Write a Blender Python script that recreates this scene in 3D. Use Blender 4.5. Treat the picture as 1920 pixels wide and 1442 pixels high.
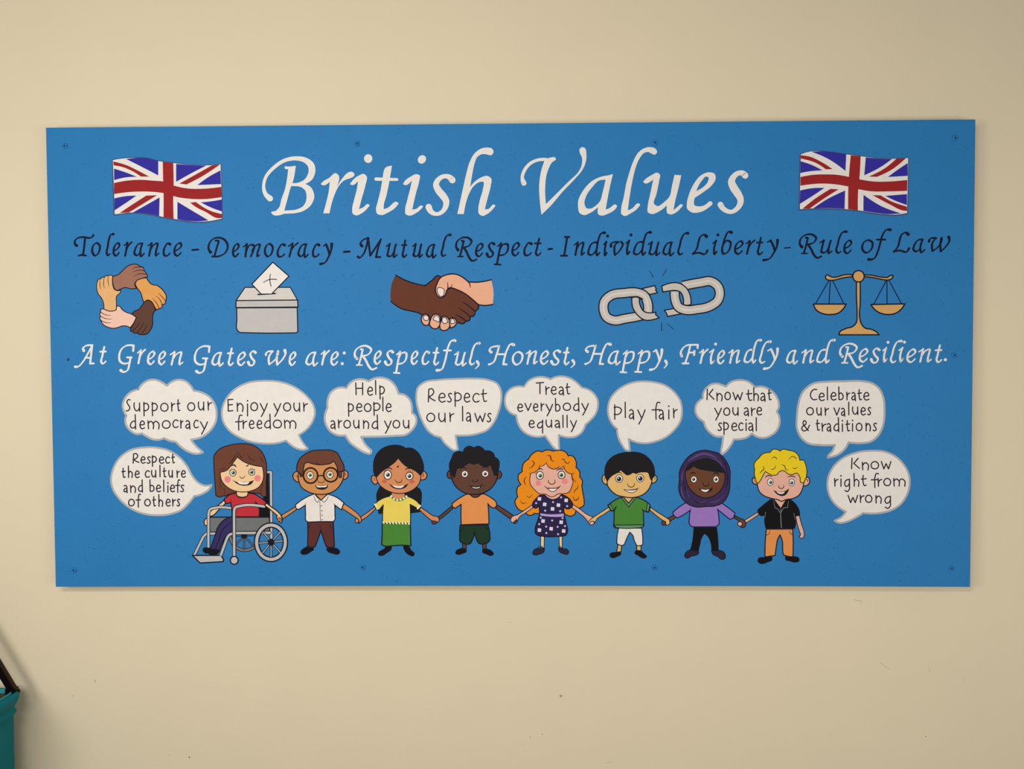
import bpy, bmesh, math, random
import numpy as np
from mathutils import Vector, Matrix, Euler
from mathutils.geometry import tessellate_polygon

random.seed(7)
R = math.radians
SC = bpy.context.scene
for _o in list(bpy.data.objects):
    bpy.data.objects.remove(_o)

# ---------------------------------------------------------------- camera
BOARD_Z = 1.62            # height of the board's middle above the floor
BOARD_FACE = -0.045       # the wall is the plane y = 0, the board's painted face stands 45 mm off it
CAM_LOC = Vector((0.04095, BOARD_FACE - 2.03053, BOARD_Z - 0.01781))
CAM_ROT = Euler((math.pi / 2 - 0.026875, 0.0043675, 0.0145664), 'XYZ')
FOCAL = 1440.0
cam = bpy.data.cameras.new('camera')
cam.sensor_fit = 'HORIZONTAL'
cam.sensor_width = 36.0
cam.lens = FOCAL / 1920 * 36.0
cam.clip_start = 0.05
camera = bpy.data.objects.new('camera', cam)
camera.location = CAM_LOC
camera.rotation_euler = CAM_ROT
SC.collection.objects.link(camera)
SC.camera = camera
CAM_M = CAM_ROT.to_matrix()

def at(u, v, y):
    """the point of the plane y = const that a measured spot (u, v) of the 1920 x 1442 sheet falls on"""
    d = CAM_M @ Vector(((u - 960) / FOCAL, -(v - 721) / FOCAL, -1.0))
    t = (y - CAM_LOC.y) / d.y
    return CAM_LOC + d * t

# ---------------------------------------------------------------- light and exposure
vs = SC.view_settings
vs.view_transform = 'Standard'
vs.look = 'None'
vs.exposure = 0.0
vs.gamma = 1.0
vs.use_curve_mapping = False

world = bpy.data.worlds.new('room_light')
SC.world = world
world.use_nodes = True
bg = world.node_tree.nodes['Background']
bg.inputs['Color'].default_value = (1.0, 0.98, 0.95, 1)
bg.inputs['Strength'].default_value = 0.16

def area(name, loc, target, size, size_y, power, col):
    l = bpy.data.lights.new(name, 'AREA')
    l.shape = 'RECTANGLE'
    l.size, l.size_y = size, size_y
    l.energy = power
    l.color = col
    o = bpy.data.objects.new(name, l)
    o.location = loc
    o.rotation_euler = (Vector(target) - Vector(loc)).to_track_quat('-Z', 'Y').to_euler()
    SC.collection.objects.link(o)
    return o

area('right_fill_light', (1.3, -2.3, 1.3), (1.15, 0, 1.25), 2.5, 0.8, 25, (1.0, 0.985, 0.95))  # added soft fill, no actual window, lifts the right of the wall
area('left_fill_light', (-1.6, -2.2, 1.65), (-0.95, 0, 1.75), 0.9, 0.9, 24, (1.0, 0.98, 0.95))  # second added fill, no actual window, brightens the left side
area('strip_light', (-0.55, -2.4, 2.4), (-0.55, 0, 0.7), 0.95, 0.14, 23, (1.0, 0.975, 0.94))
TOPBOW = 0.0
# ---------------------------------------------------------------- the paintwork on the board
# Outlines are measured on the board's face and held as views: V(x, y, s) says where a measured patch
# starts and how many measuring units make one unit of the board sheet.  pt() carries them to metres.
SHAPES = []      # (part, subpart, colour, [loops of (u, v)], [triangle list or None])
PART_LABEL = {}
_v = [0.0, 0.0, 1.0]
_cur = [None, None]

def V(x, y, s):
    _v[0], _v[1], _v[2] = x, y, s

def P(part, label=None):
    _cur[0], _cur[1] = part, None
    if label:
        PART_LABEL[part] = label

def S(sub, label=None):
    _cur[1] = sub
    if label:
        PART_LABEL[(_cur[0], sub)] = label

def _parse(txt):
    pts = []
    for t in txt.split():
        corner = t.endswith('!')
        t = t.rstrip('!')
        w = 1.0
        if ':' in t:
            t, w = t.split(':')
            w = float(w)
        x, y = t.split(',')
        pts.append((float(x), float(y), w, corner))
    return pts

def _smooth(pts, closed, n=6):
    """Catmull-Rom through the points; a corner has no common tangent on its two sides."""
    m = len(pts)
    if m < 3 and not closed:
        return [(p[0], p[1], p[2]) for p in pts]
    out = []
    segs = m if closed else m - 1
    for i in range(segs):
        p1, p2 = pts[i], pts[(i + 1) % m]
        p0 = pts[i - 1] if (closed or i > 0) else None
        p3 = pts[(i + 2) % m] if (closed or i + 2 < m) else None
        L = math.hypot(p2[0] - p1[0], p2[1] - p1[1]) or 1e-6

        def tan(a, b, c):
            la = math.hypot(b[0] - a[0], b[1] - a[1]) or 1e-6
            lc = math.hypot(c[0] - b[0], c[1] - b[1]) or 1e-6
            tx = (b[0] - a[0]) / la * lc + (c[0] - b[0]) / lc * la
            ty = (b[1] - a[1]) / la * lc + (c[1] - b[1]) / lc * la
            return tx / (la + lc), ty / (la + lc)
        if p1[3] and p2[3]:
            out.append((p1[0], p1[1], p1[2]))
            continue
        t1 = None if (p1[3] or p0 is None) else tan(p0, p1, p2)
        t2 = None if (p2[3] or p3 is None) else tan(p1, p2, p3)
        ch = ((p2[0] - p1[0]) / L, (p2[1] - p1[1]) / L)
        if t1 is None:
            t1 = ch if t2 is None else (1.5 * ch[0] - .5 * t2[0], 1.5 * ch[1] - .5 * t2[1])
        if t2 is None:
            t2 = (1.5 * ch[0] - .5 * t1[0], 1.5 * ch[1] - .5 * t1[1])
        for k in range(n):
            t = k / n
            h1 = 2 * t**3 - 3 * t * t + 1
            h2 = -2 * t**3 + 3 * t * t
            h3 = t**3 - 2 * t * t + t
            h4 = t**3 - t * t
            out.append((h1 * p1[0] + h2 * p2[0] + L * (h3 * t1[0] + h4 * t2[0]),
                        h1 * p1[1] + h2 * p2[1] + L * (h3 * t1[1] + h4 * t2[1]),
                        p1[2] + (p2[2] - p1[2]) * t))
    if not closed:
        out.append((pts[-1][0], pts[-1][1], pts[-1][2]))
    return out

def _sheet(x, y):
    return (_v[0] + x / _v[2], _v[1] + y / _v[2])

def _add(col, loops, tris=None):
    SHAPES.append((_cur[0], _cur[1], col, loops, tris))

def F(col, txt):
    """a filled patch of paint; loops split by | (the later ones are holes)"""
    loops = []
    for part in txt.split('|'):
        loops.append([_sheet(p[0], p[1]) for p in _smooth(_parse(part), True)])
    _add(col, loops)

def _ribbon(path, width, closed=False, cap=True):
    """quads along a path plus round ends: list of convex loops"""
    polys = []
    n = len(path)
    if n == 1:
        x, y, w = path[0]
        r = w * width / 2
        return [[(x + r * math.cos(a * .5236), y + r * math.sin(a * .5236)) for a in range(12)]]
    hw = [width * p[2] / 2 for p in path]
    ang = []
    for i in range(n if closed else n - 1):
        j = (i + 1) % n
        ang.append(math.atan2(path[j][1] - path[i][1], path[j][0] - path[i][0]))
    rounds = set()
    if cap and not closed:
        rounds |= {0, n - 1}

    def norm(i, seg):
        """the normal at point i as seen from one segment: shared where the path runs on, split at a corner"""
        if not closed and i in (0, n - 1):
            t = ang[seg]
        else:
            a1, a2 = ang[i - 1], ang[i % len(ang)]
            d = (a2 - a1 + math.pi) % (2 * math.pi) - math.pi
            if abs(d) > .45:
                rounds.add(i)
                t = ang[seg]
            else:
                t = a1 + d / 2
        return -math.sin(t), math.cos(t)
    for i in range(n if closed else n - 1):
        j = (i + 1) % n
        n1, n2 = norm(i, i), norm(j, i)
        (x1, y1), (x2, y2) = path[i][:2], path[j][:2]
        polys.append([(x1 + n1[0] * hw[i], y1 + n1[1] * hw[i]), (x2 + n2[0] * hw[j], y2 + n2[1] * hw[j]),
                      (x2 - n2[0] * hw[j], y2 - n2[1] * hw[j]), (x1 - n1[0] * hw[i], y1 - n1[1] * hw[i])])
    for i in rounds:
        x, y = path[i][0], path[i][1]
        polys.append([(x + hw[i] * math.cos(a * .6283), y + hw[i] * math.sin(a * .6283)) for a in range(10)])
    return polys

def O(col, w, txt, closed=False, cap=True):
    """a brush stroke of width w"""
    path = _smooth(_parse(txt), closed) if ' ' in txt.strip() else [(p[0], p[1], p[2]) for p in _parse(txt)]
    polys = _ribbon(path, w, closed, cap)
    _add(col, [[_sheet(*q) for q in p] for p in polys], 'convex')

def FO(col, w, txt, ocol='ink'):
    F(col, txt)
    O(ocol, w, txt, closed=True)

def _ell(x, y, rx, ry, rot=0, n=20):
    c, s = math.cos(rot), math.sin(rot)
    return [(x + rx * math.cos(2 * math.pi * k / n) * c - ry * math.sin(2 * math.pi * k / n) * s,
             y + rx * math.cos(2 * math.pi * k / n) * s + ry * math.sin(2 * math.pi * k / n) * c) for k in range(n)]

def E(col, x, y, rx, ry=None, rot=0, ow=0, ocol='ink'):
    ry = rx if ry is None else ry
    if ow:
        _add(ocol, [[_sheet(*q) for q in _ell(x, y, rx + ow / 2, ry + ow / 2, rot)]], 'convex')
        rx, ry = rx - ow / 2, ry - ow / 2
    _add(col, [[_sheet(*q) for q in _ell(x, y, rx, ry, rot)]], 'convex')

def D(col, r, txt):
    for p in _parse(txt):
        E(col, p[0], p[1], r * p[2])

# ---- two alphabets: a chancery hand with a broad brush, a plain printing hand
CH = {}
def _glyph(store, ch, base, xh, *strokes):
    ss = [_parse(s) for s in strokes]
    xs = [p[0] for s in ss if len(s) > 1 for p in s] or [p[0] for s in ss for p in s]
    store[ch] = (min(xs), max(xs), base, xh, ss)

def WRITE(store, col, base, xh, w, spec, thin=None):
    """letters 'c<left>-<right>' on one baseline"""
    for t in spec.split():
        ch, rest = t[0], t[1:]
        if '@' in rest:
            rest, b = rest.split('@')
            b = float(b)
        else:
            b = base
        l, r = (float(v) for v in rest.split('-'))
        q = .4 * w if thin is not None else .3 * w       # extents are measured over the ink, glyphs run on the centre line
        if r - l > 4 * q:
            l, r = l + q, r - q
        x0, x1, gb, gx, strokes = store[ch]
        k = (r - l) / ((x1 - x0) or 1)
        ky = xh / gx
        if x1 - x0 < .2 * gx:
            k = ky
        for s in strokes:
            pts = [(l + (p[0] - x0) * k, b + (p[1] - gb) * ky, p[2], p[3]) for p in s]
            if len(pts) == 1:
                path = [(pts[0][0], pts[0][1], pts[0][2])]
            else:
                closed = len(pts) > 4 and s[0][:2] == s[-1][:2]
                if closed:
                    path = _smooth(pts[:-1], True, 6)
                    path.append(path[0])
                else:
                    path = _smooth(pts, False, 6)
                if thin is not None:      # broad brush: thin on up-right strokes, full on down strokes
                    q = []
                    for i in range(len(path)):
                        a, c = path[max(i - 1, 0)], path[min(i + 1, len(path) - 1)]
                        th = math.atan2(-(c[1] - a[1]), c[0] - a[0])
                        q.append((path[i][0], path[i][1], path[i][2] * (thin + (1 - thin) * abs(math.sin(th - .62)))))
                    path = q
            polys = _ribbon(path, w)
            _add(col, [[_sheet(*q) for q in p] for p in polys], 'convex')
# paint colours as they look in the middle of the board (sRGB 0-255)
COL = {
 'white': (224, 217, 209), 'blackpaint': (20, 24, 44), 'ink': (22, 22, 34), 'navyink': (18, 30, 72), 'plumink': (40, 33, 38),
 'flagblue': (50, 45, 148), 'flagred': (150, 36, 38), 'flagshade': (58, 84, 122), 'bubblegrey': (166, 166, 166),
 'sk_tan': (218, 168, 112), 'sk_brown': (152, 104, 86), 'sk_orange': (214, 152, 82), 'sk_dark': (92, 60, 48), 'sk_pink': (228, 184, 164),
 'sk_cocoa': (98, 54, 38), 'sk_peach': (222, 164, 132), 'nail': (226, 208, 202), 'sk_rose': (218, 166, 146), 'sk_cream': (222, 194, 150),
 'sk_choc': (100, 62, 42), 'sk_honey': (216, 174, 108), 'sk_amber': (202, 132, 88), 'sk_caramel': (196, 134, 80), 'sk_peach2': (228, 190, 146),
 'boxgrey': (184, 180, 176), 'boxlight': (202, 196, 188), 'steel': (190, 182, 174), 'steellight': (206, 200, 192), 'gold': (202, 156, 96),
 'orange': (216, 138, 76), 'clothblack': (14, 14, 17), 'shoeblack': (16, 14, 20), 'shoeplum': (42, 34, 56), 'zipgrey': (128, 128, 128),
 'darkbrown': (66, 34, 24), 'hairink': (32, 20, 20), 'hairyellow': (222, 192, 30), 'darkolive': (54, 42, 14), 'hairblack': (26, 24, 26),
 'hairbrown': (104, 60, 44), 'hairorange': (222, 134, 22), 'darkrust': (78, 26, 18), 'mouth': (34, 18, 20), 'teeth': (228, 222, 214),
 'eyewhite': (226, 224, 214), 'irisblue': (92, 112, 142), 'irisbrown': (62, 44, 38), 'irisgreen': (98, 124, 82), 'irisblack': (48, 40, 46),
 'lilac': (146, 112, 178), 'scarf': (56, 40, 78), 'scarfdark': (24, 18, 38), 'scarflight': (86, 68, 116), 'cheekdark': (122, 50, 38),
 'cheekpink': (222, 128, 130), 'cheekred': (196, 92, 68), 'darkgreen': (28, 54, 34), 'navy': (40, 32, 68), 'navydark': (18, 14, 32),
 'belt': (178, 152, 200), 'flower': (226, 214, 226), 'flowerdot': (196, 176, 210), 'clothwhite': (222, 213, 204), 'green': (68, 126, 50),
 'sagegreen': (92, 138, 92), 'yellow': (222, 198, 88), 'trimwhite': (226, 224, 190), 'bindi': (88, 26, 22), 'maroon': (88, 44, 42),
 'buttongrey': (112, 110, 114), 'glassframe': (40, 22, 20), 'frame': (182, 178, 176), 'frameshade': (116, 112, 110), 'seatgrey': (108, 110, 110),
 'denim': (52, 44, 88), 'red': (184, 46, 54),
}
g = lambda ch, b, xh, *s: _glyph(CH, ch, b, xh, *s)
g('T', 475, 190, '180,325:1.3 152,300 152,255 190,215 260,197 430,198 455,168:1.3', '318,205 305,330 285,470', '205,478:.8 270,465:1.3 335,476:.8')
g('o', 475, 190, '490,285 545,320 545,390 500,460 460,475 415,430 410,370 440,310 490,285')
g('l', 475, 190, '755,152:1.5 710,160 670,230 645,340 630,450 645,470 685,450')
g('e', 475, 190, '730,405 800,375 842,315 820,285 770,310 733,390 738,450 770,477 835,430')
g('r', 478, 190, '890,325 950,285! 930,380 905,480', '928,390 970,325 1030,275:1.3')
g('a', 475, 190, '1185,290 1120,300 1055,380 1045,450 1080,472 1150,420', '1185,290! 1150,450 1160,485 1215,445')
g('n', 478, 190, '1245,330 1310,290! 1265,480', '1285,400 1350,315 1405,292 1385,430 1385,475 1435,445')
g('c', 475, 190, '1605,305:1.3 1560,290 1510,340 1480,420 1500,475 1545,477 1600,440')
g('D', 488, 190, '350,425:1.3 320,385 325,300 390,225 480,205 580,240 628,330 590,430 500,480 375,487', '430,250 470,252 450,350 410,482')
g('m', 488, 190, '835,345 895,300! 870,490', '885,410 960,312 990,312 960,490', '985,405 1060,315 1100,305 1070,450 1070,482 1110,465')
g('y', 488, 190, '205,330 250,305! 290,390 310,465', '350,300:1.4 340,390 290,500 230,580 150,600:1.5')
g('M', 488, 190, '780,325:1.3 755,290 790,240 880,205! 850,340 800,450 740,500 715,485:1.1', '880,205! 915,470! 1090,220! 1040,360 1010,490! 1080,490')
g('u', 488, 190, '1140,330 1200,295! 1175,400 1165,470 1200,480 1280,405', '1310,300! 1275,440 1275,490 1330,455')
g('t', 488, 190, '1445,240 1410,380 1395,470 1415,490 1470,455', '1375,312 1470,310')
g('R', 483, 190, '460,390:1.3 430,350 440,270 520,208 620,205 680,255 645,320 550,350! 600,420 640,500 690,552 760,530:1.3', '520,250 550,255! 520,380 490,480', '455,487:.8 540,487:.8')
g('s', 488, 190, '1020,300:1.3 980,280 930,315 950,380 1000,435 970,490 920,490 890,445:1.3')
g('p', 478, 190, '1055,335 1115,290! 1075,450 1045,600', '1085,400 1160,305 1220,305 1230,370 1180,450 1090,472', '1005,605:.9 1105,610:.9')
g('I', 472, 190, '310,195 395,195', '355,195 300,472', '240,476 355,476')
g('d', 470, 190, '925,130:1.5 870,138 830,210 800,340 790,440 800,468 840,430', '800,275 730,282 670,370 662,450 700,462 780,400')
g('i', 470, 190, '885,305 945,265! 905,430 912,468 955,430', '978,180:1.3')
g('v', 465, 190, '995,330:1.3 1000,285 1060,265 1120,265! 1060,310 1050,380 1060,460! 1160,360 1185,290 1160,262')
g('L', 458, 190, '685,190:1.5 650,165 590,190 555,270 530,370 465,450! 560,435 660,455 700,400:1.3')
g('b', 458, 190, '1060,130:1.5 1010,120 960,190 920,300 900,400 920,450 970,440 1040,350 1040,270 980,252 930,300')
g('f', 440, 190, '1680,95:1.5 1620,95 1560,170 1520,300 1480,430 1420,530 1340,540:1.6', '1470,242 1600,242')
g('w', 418, 190, '1130,265:1.3 1140,235 1240,215! 1180,300 1185,410! 1310,300 1330,210:1.2 1310,290 1315,415! 1420,310 1450,250 1440,200:1.4')
g('-', 478, 190, '65,388:1.1 190,382:1.1')
g('A', 418, 190, '375,220:1.3 365,180 400,152 515,140! 440,270 350,400 280,460 235,462:1.4', '515,140! 490,330 482,412! 540,412', '400,325:.9 490,330:.9')
g('G', 422, 190, '1130,225 1138,145! 1040,140 950,185 900,290 915,380 980,415 1060,400', '1030,322 1105,322', '1085,325 1065,430 1030,520 970,540 925,515:1.3')
g('H', 428, 190, '1125,240:1.3 1100,215 1120,175 1180,155 1245,150! 1210,270 1150,400 1090,425:1.3', '1470,130:1.5 1420,122 1380,180 1330,320 1310,422! 1360,425', '1230,272 1340,272')
g('F', 412, 190, '375,300:1.3 360,260 390,190 460,140 540,133 635,133! 632,180', '515,135 480,270 430,410', '390,412 485,412', '490,252 575,245', '582,225 575,285')
g(':', 432, 190, '690,255:1.35', '660,415:1.35')
g(',', 428, 190, '915,385:1.3 935,425 892,490:.7')
g('.', 392, 190, '1620,358:1.4')

PR = {}
def g(ch, *s):
    ss = [_parse(q) for q in s]
    PR[ch] = (0.0, 1.0, 0.0, 1.0, ss)
g('a', '.1,-.88 .45,-1 .8,-.85 .9,-.5 .97,.12', '.9,-.52 .4,-.5 .05,-.22 .3,0 .7,-.08 .9,-.32')
g('b', '.05,-1.75 .1,-.02', '.08,-.75 .5,-.92 .95,-.6 .88,-.15 .5,0 .1,-.02')
g('c', '1,-.85 .55,-.98 .12,-.7 .05,-.3 .35,0 .7,0 1,-.1')
g('d', '.92,-1.75 1,.15', '.98,-.85 .6,-.9 .15,-.62 .03,-.22 .35,0 .75,-.05 .98,-.25')
g('e', '.06,-.48 .5,-.5 .95,-.58 .85,-.9 .45,-1 .12,-.7 .08,-.28 .45,.02 1,-.1')
g('f', '1,-1.75 .72,-1.8 .52,-1.35 .48,-.5 .5,.12', '0,-.93 .95,-.97')
g('g', '.97,-1.02 .97,-.3 .92,.4 .55,.68 .12,.52', '.95,-.95 .4,-.88 .05,-.42 .3,-.03 .7,-.12 .95,-.5')
g('h', '.05,-1.75 .1,0', '.1,-.6 .5,-.95 .85,-.8 .92,.02')
g('i', '.5,-1 .5,.02', '.5,-1.42:1.4')
g('j', '.5,-.95 .5,.55', '.5,-1.35:1.4')
g('l', '.4,-1.75 .55,0')
g('m', '0,-1.02 .05,.02', '.04,-.7 .25,-.95 .45,-.75 .48,.02', '.47,-.6 .7,-.95 .95,-.75 .98,.05')
g('n', '0,-1.02 .05,.02', '.05,-.6 .5,-.95 .9,-.75 .92,.05')
g('o', '.5,-1 .85,-.85 1,-.5 .85,-.12 .5,0 .15,-.12 0,-.5 .15,-.85 .5,-1')
g('p', '.06,-1.08 .1,.62', '0,-.8 .5,-.95 .97,-.62 .82,-.18 .4,-.03 .02,-.1')
g('q', '.95,-1.12 .95,.75', '1,-.88 .4,-.75 .05,-.3 .3,0 .7,-.1 .95,-.4')
g('r', '0,-1.02 .1,.02', '.1,-.42 .4,-.78 1,-.9')
g('s', '1,-.92 .55,-1 .22,-.8 .6,-.5 .9,-.2 .5,.02 0,-.08')
g('t', '.38,-1.4 .42,-.35 .6,-.02 1,-.08', '0,-.88 1,-.95')
g('u', '.03,-1 .08,-.3 .4,0 .75,-.12 .95,-.5', '.95,-1 .98,.06')
g('v', '0,-1 .5,0! 1,-1')
g('w', '0,-1 .27,0! .5,-.72! .75,0! 1,-1')
g('y', '0,-1 .55,-.05', '1,-1 .55,-.05 .15,.6')
g('S', '1,-1.38 .6,-1.42 .2,-1.12 .5,-.8 .95,-.4 .6,-.05 0,0')
g('E', '1,-1.45 .05,-1.42! .1,0! 1,-.05', '.05,-.75 .92,-.8')
g('H', '.03,-1.5 .08,0', '.97,-1.5 .97,0', '.05,-.8 .97,-.82')
g('R', '.08,-1.42 .02,.02', '.08,-1.4 .5,-1.5 .8,-1.15 .6,-.8 .08,-.58! .5,-.3 1,-.1')
g('T', '0,-1.4 1,-1.48', '.5,-1.42 .5,0')
g('P', '.1,-1.6 .1,.02', '.02,-1.28 .5,-1.35 1,-1.05 .85,-.7 .5,-.52 .02,-.55')
g('K', '.08,-1.42 .02,0', '.85,-1.4 .3,-.72! 1,-.05')
g('C', '1,-1.4 .6,-1.42 .12,-1 .1,-.4 .5,-.02 1,-.08')
g('&', '.98,-.78 .65,-.15 .3,0 .03,-.3 .22,-.68 .55,-.95 .52,-1.3 .35,-1.38 .2,-1.1 .5,-.5 .85,-.05')
# ---- the title: thirteen letters, each its own
P('title_lettering', 'large white cursive title reading British Values')
V(470, 260, 7.68)

W = 'white'
def letter(n):
    S('letter#%d' % n)
letter(0)
O(W, 1, '280,862:85 215,800:60 187,680:44 215,560:45 330,420:50 500,310:52 660,284:60 790,312:76 870,385:96 883,460:98 850,560:90 775,625:58 680,658:45 590,662:42')
O(W, 1, '640,662:42 740,672:60 830,730:96 860,830:114 838,920:92 770,1000:62 660,1045:48 540,1056:46 440,1058:44')
F(W, '535,402 650,390! 640,465! 605,630 570,720 535,850 485,1032! 490,1080! 305,1080 295,1062 360,1040 410,990 440,880 490,740 520,600 540,438! 500,435 487,415 497,400')
letter(1)
F(W, '1012,655 1030,630 1130,565 1230,498 1255,515 1240,695! 1330,560 1400,490 1450,475 1495,510 1480,545 1430,570 1350,600 1270,680 1215,790 1170,920 1135,1075! 1045,1075! 1085,930 1120,780 1140,622! 1030,668')
letter(2)
F(W, '1433,655 1450,625 1560,530 1630,508 1665,535 1650,680 1600,860 1560,1015! 1620,990 1690,942 1712,960 1695,985 1590,1080 1520,1105 1470,1080 1462,1020 1490,880 1530,720 1545,612! 1460,668')
E(W, 1692, 287, 60, 63)
V(700, 260, 7.68)
letter(3)
F(W, '135,560 150,470 165,430 268,388! 240,560 215,700 185,830 150,960 150,1015! 200,1000 340,912 362,930 345,960 200,1070 120,1100 55,1080 38,1020 60,920 100,760')
O(W, 1, '38,582:48 340,588:40')
letter(4)
F(W, '430,655 440,630 540,545 620,512 668,530 660,610 610,800 560,1022! 620,1010 690,962 715,975 690,1010 600,1080 525,1108 465,1085 458,1030 490,880 540,680 555,600! 460,668')
E(W, 700, 299, 64, 56, -.9)
letter(5)
O(W, 1, '1138,597:94 1095,555:76 1035,540:60 955,572:66 903,660:84 938,745:98 1005,825:102 1048,900:92 1040,980:76 990,1055:58 910,1086:52 835,1055:72 797,985:94')
letter(6)
F(W, '1210,1085! 1240,950 1290,720 1340,500 1390,330 1460,210 1550,145 1640,128 1710,145 1730,185 1700,238 1640,228 1570,222 1500,260 1460,350 1430,480 1410,600 1393,695! 1460,620 1560,555 1640,536 1695,570 1690,680 1650,840 1605,1015! 1650,1015 1740,950 1757,965 1740,990 1640,1085 1570,1112 1520,1080 1512,1010 1535,880 1575,740 1580,620 1530,625 1440,690 1380,790 1330,940 1302,1085!')
V(950, 260, 7.68)
letter(7)
O(W, 1, '248,640:76 225,570:48 260,450:48 350,350:46 460,305:44 570,300:46')
F(W, '540,330! 580,290 640,270 690,268 710,290 650,345 605,430 575,520 555,700 565,942! 680,830 900,610 1040,470 1080,380 1085,280 1050,190 1050,150 1088,122 1125,135 1148,230 1140,330 1090,450 1000,560 800,770 640,960 500,1095! 475,870 468,680 485,520 515,400')
letter(8)
F(W, '1530,510! 1490,680 1425,1022! 1480,1000 1570,950 1590,970 1575,1000 1450,1085 1370,1108 1320,1090 1310,1050 1318,985! 1200,1070 1110,1100 1050,1070 1028,980 1030,900 1100,750 1230,610 1370,545 1480,525|1425,592! 1340,600 1230,700 1140,840 1120,930 1150,1000 1200,1008 1290,960 1350,890 1375,800')
V(1180, 260, 7.68)
letter(9)
F(W, '-116,1080 -118,1020 -80,840 -45,650 0,490 60,320 130,200 210,140 300,122 375,145 400,190 365,230 320,215 270,192 215,205 150,280 90,420 50,580 10,800 -22,1032! 40,1005 130,932 155,945 130,990 20,1075 -75,1112')
letter(10)
F(W, '200,618 215,600 330,520 400,490 440,515 430,600 390,800 360,945 400,970 500,915 580,830 610,700 650,522! 747,528! 710,700 660,900 635,1032! 690,985 755,945 768,960 740,1000 650,1075 600,1092 545,1070 537,1010 540,960! 440,1040 310,1083 268,1060 265,980 300,800 345,588! 213,636')
letter(11)
F(W, '945,850! 930,900 940,960 990,975 1070,965 1180,905 1197,925 1130,1000 1010,1060 900,1062 835,1010 830,920 860,800 930,650 1030,530 1150,484 1230,510 1243,570 1180,680 1080,760|1115,545 1040,610 970,735 962,755! 1060,700 1130,620 1140,560')
letter(12)
O(W, 1, '1668,532:92 1635,500:80 1580,494:68 1505,545:80 1472,620:102 1500,700:114 1560,790:110 1600,870:94 1600,920:86 1558,1000:68 1470,1054:58 1390,1035:66 1332,985:78 1312,950:84')

# ---- the row of values, black cursive
K = 'blackpaint'
P('values_lettering', 'black cursive line naming tolerance, democracy, respect, liberty and law')
def row(x, y, base, spec, sub, w=36, col=K):
    V(x, y, 8)
    S(sub)
    WRITE(CH, col, base, 190, w, spec, .55)
row(120, 420, 475, 'T150-455 o410-548 l630-755 e728-845 r890-1030 a1045-1215 n1245-1435 c1480-1605 e1640-1775', 'word_tolerance')
row(350, 420, 488, 'D318-630', 'word_democracy')
row(350, 420, 488, 'e680-795 m835-1110 o1160-1300 c1350-1485 r1510-1685 a1665-1835', 'word_democracy')
row(580, 420, 488, 'c40-160 y150-350', 'word_democracy')
row(580, 420, 494, 'M715-1090 u1140-1330 t1375-1472 u1535-1710 a1750-1915', 'word_mutual')
row(800, 420, 486, 'l215-370', 'word_mutual')
row(800, 420, 484, 'R430-760 e725-855 s890-1025@490 p1005-1235@478 e1270-1400@472 c1450-1585@468 t1610-1725@468', 'word_respect')
row(1020, 420, 472, 'I240-395 n440-620@464 d655-925 i885-955 v990-1195 i1215-1300@455 d1340-1615@465 u1550-1750@465', 'word_individual')
row(1240, 420, 462, 'a20-200 l245-415', 'word_individual')
row(1240, 420, 455, 'L460-705 i760-845 b898-1065 e1090-1235@448 r1255-1415@448 t1420-1530@455 y1520-1758@430', 'word_liberty')
row(1460, 420, 438, 'R305-655 u605-815 l855-1030 e968-1105', 'word_rule')
row(1460, 420, 432, 'o1240-1418 f1335-1690', 'word_of')
row(1600, 420, 422, 'L595-850 a890-1085@415 w1120-1455@415', 'word_law')
row(350, 420, 480, '-70-188', 'dash#0', 34)
row(580, 420, 509, '-505-618', 'dash#1', 38)
row(800, 420, 468, '-1812-1895', 'dash#2', 38)
row(1460, 420, 450, '-80-182', 'dash#3', 24)

# ---- the school's sentence, white cursive
P('motto_lettering', 'white cursive line beginning At Green Gates we are')
W = 'white'
def row2(x, base, spec, sub):
    row(x, 630, base, spec, sub, 34, W)
row2(110, 418, 'A235-540 t610-720@412', 'word_at')
row2(110, 422, 'G895-1138 r1170-1310@408 e1325-1450 e1490-1610@425 n1660-1875@428', 'word_green')
row2(340, 436, 'G190-435 a455-640 t685-790 e835-968 s990-1125', 'word_gates')
row2(340, 434, 'w1255-1575 e1610-1725', 'word_we')
row2(560, 432, 'a105-295 r325-470@425 e475-600 :640-710', 'word_are')
row2(560, 432, 'R830-1180 e1125-1245@418 s1285-1425@430 p1415-1630@425 e1680-1795@420 c1845-1965@418', 'word_respectful')
row2(780, 428, 't248-350 f300-600@415 u565-765@440 l800-965@432 ,890-940', 'word_respectful')
row2(780, 430, 'H1080-1480 o1440-1605 n1640-1830@415', 'word_honest')
row2(1010, 418, 'e18-155 s178-330@424 t365-465@425 ,485-535@412', 'word_honest')
row2(1010, 424, 'H685-1090 a1040-1235@415 p1212-1438@415 p1432-1672@410 y1658-1862@395', 'word_happy')
row2(1230, 418, ',110-175', 'word_happy')
row2(1230, 412, 'F358-640 r640-790@405 i790-885 e915-1035 n1080-1270@402 d1320-1585@402 l1550-1730@408 y1608-1838@380', 'word_friendly')
row2(1430, 405, 'a355-535 n575-775@400 d810-1090@402', 'word_and')
row2(1430, 400, 'R1150-1505 e1440-1585@385 s1615-1760@395', 'word_resilient')
row2(1570, 390, 'i670-755@385 l795-975@400 i910-1000@382 e1035-1185@390 n1210-1420@385 t1460-1575@390 .1620-1645', 'word_resilient')
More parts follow.
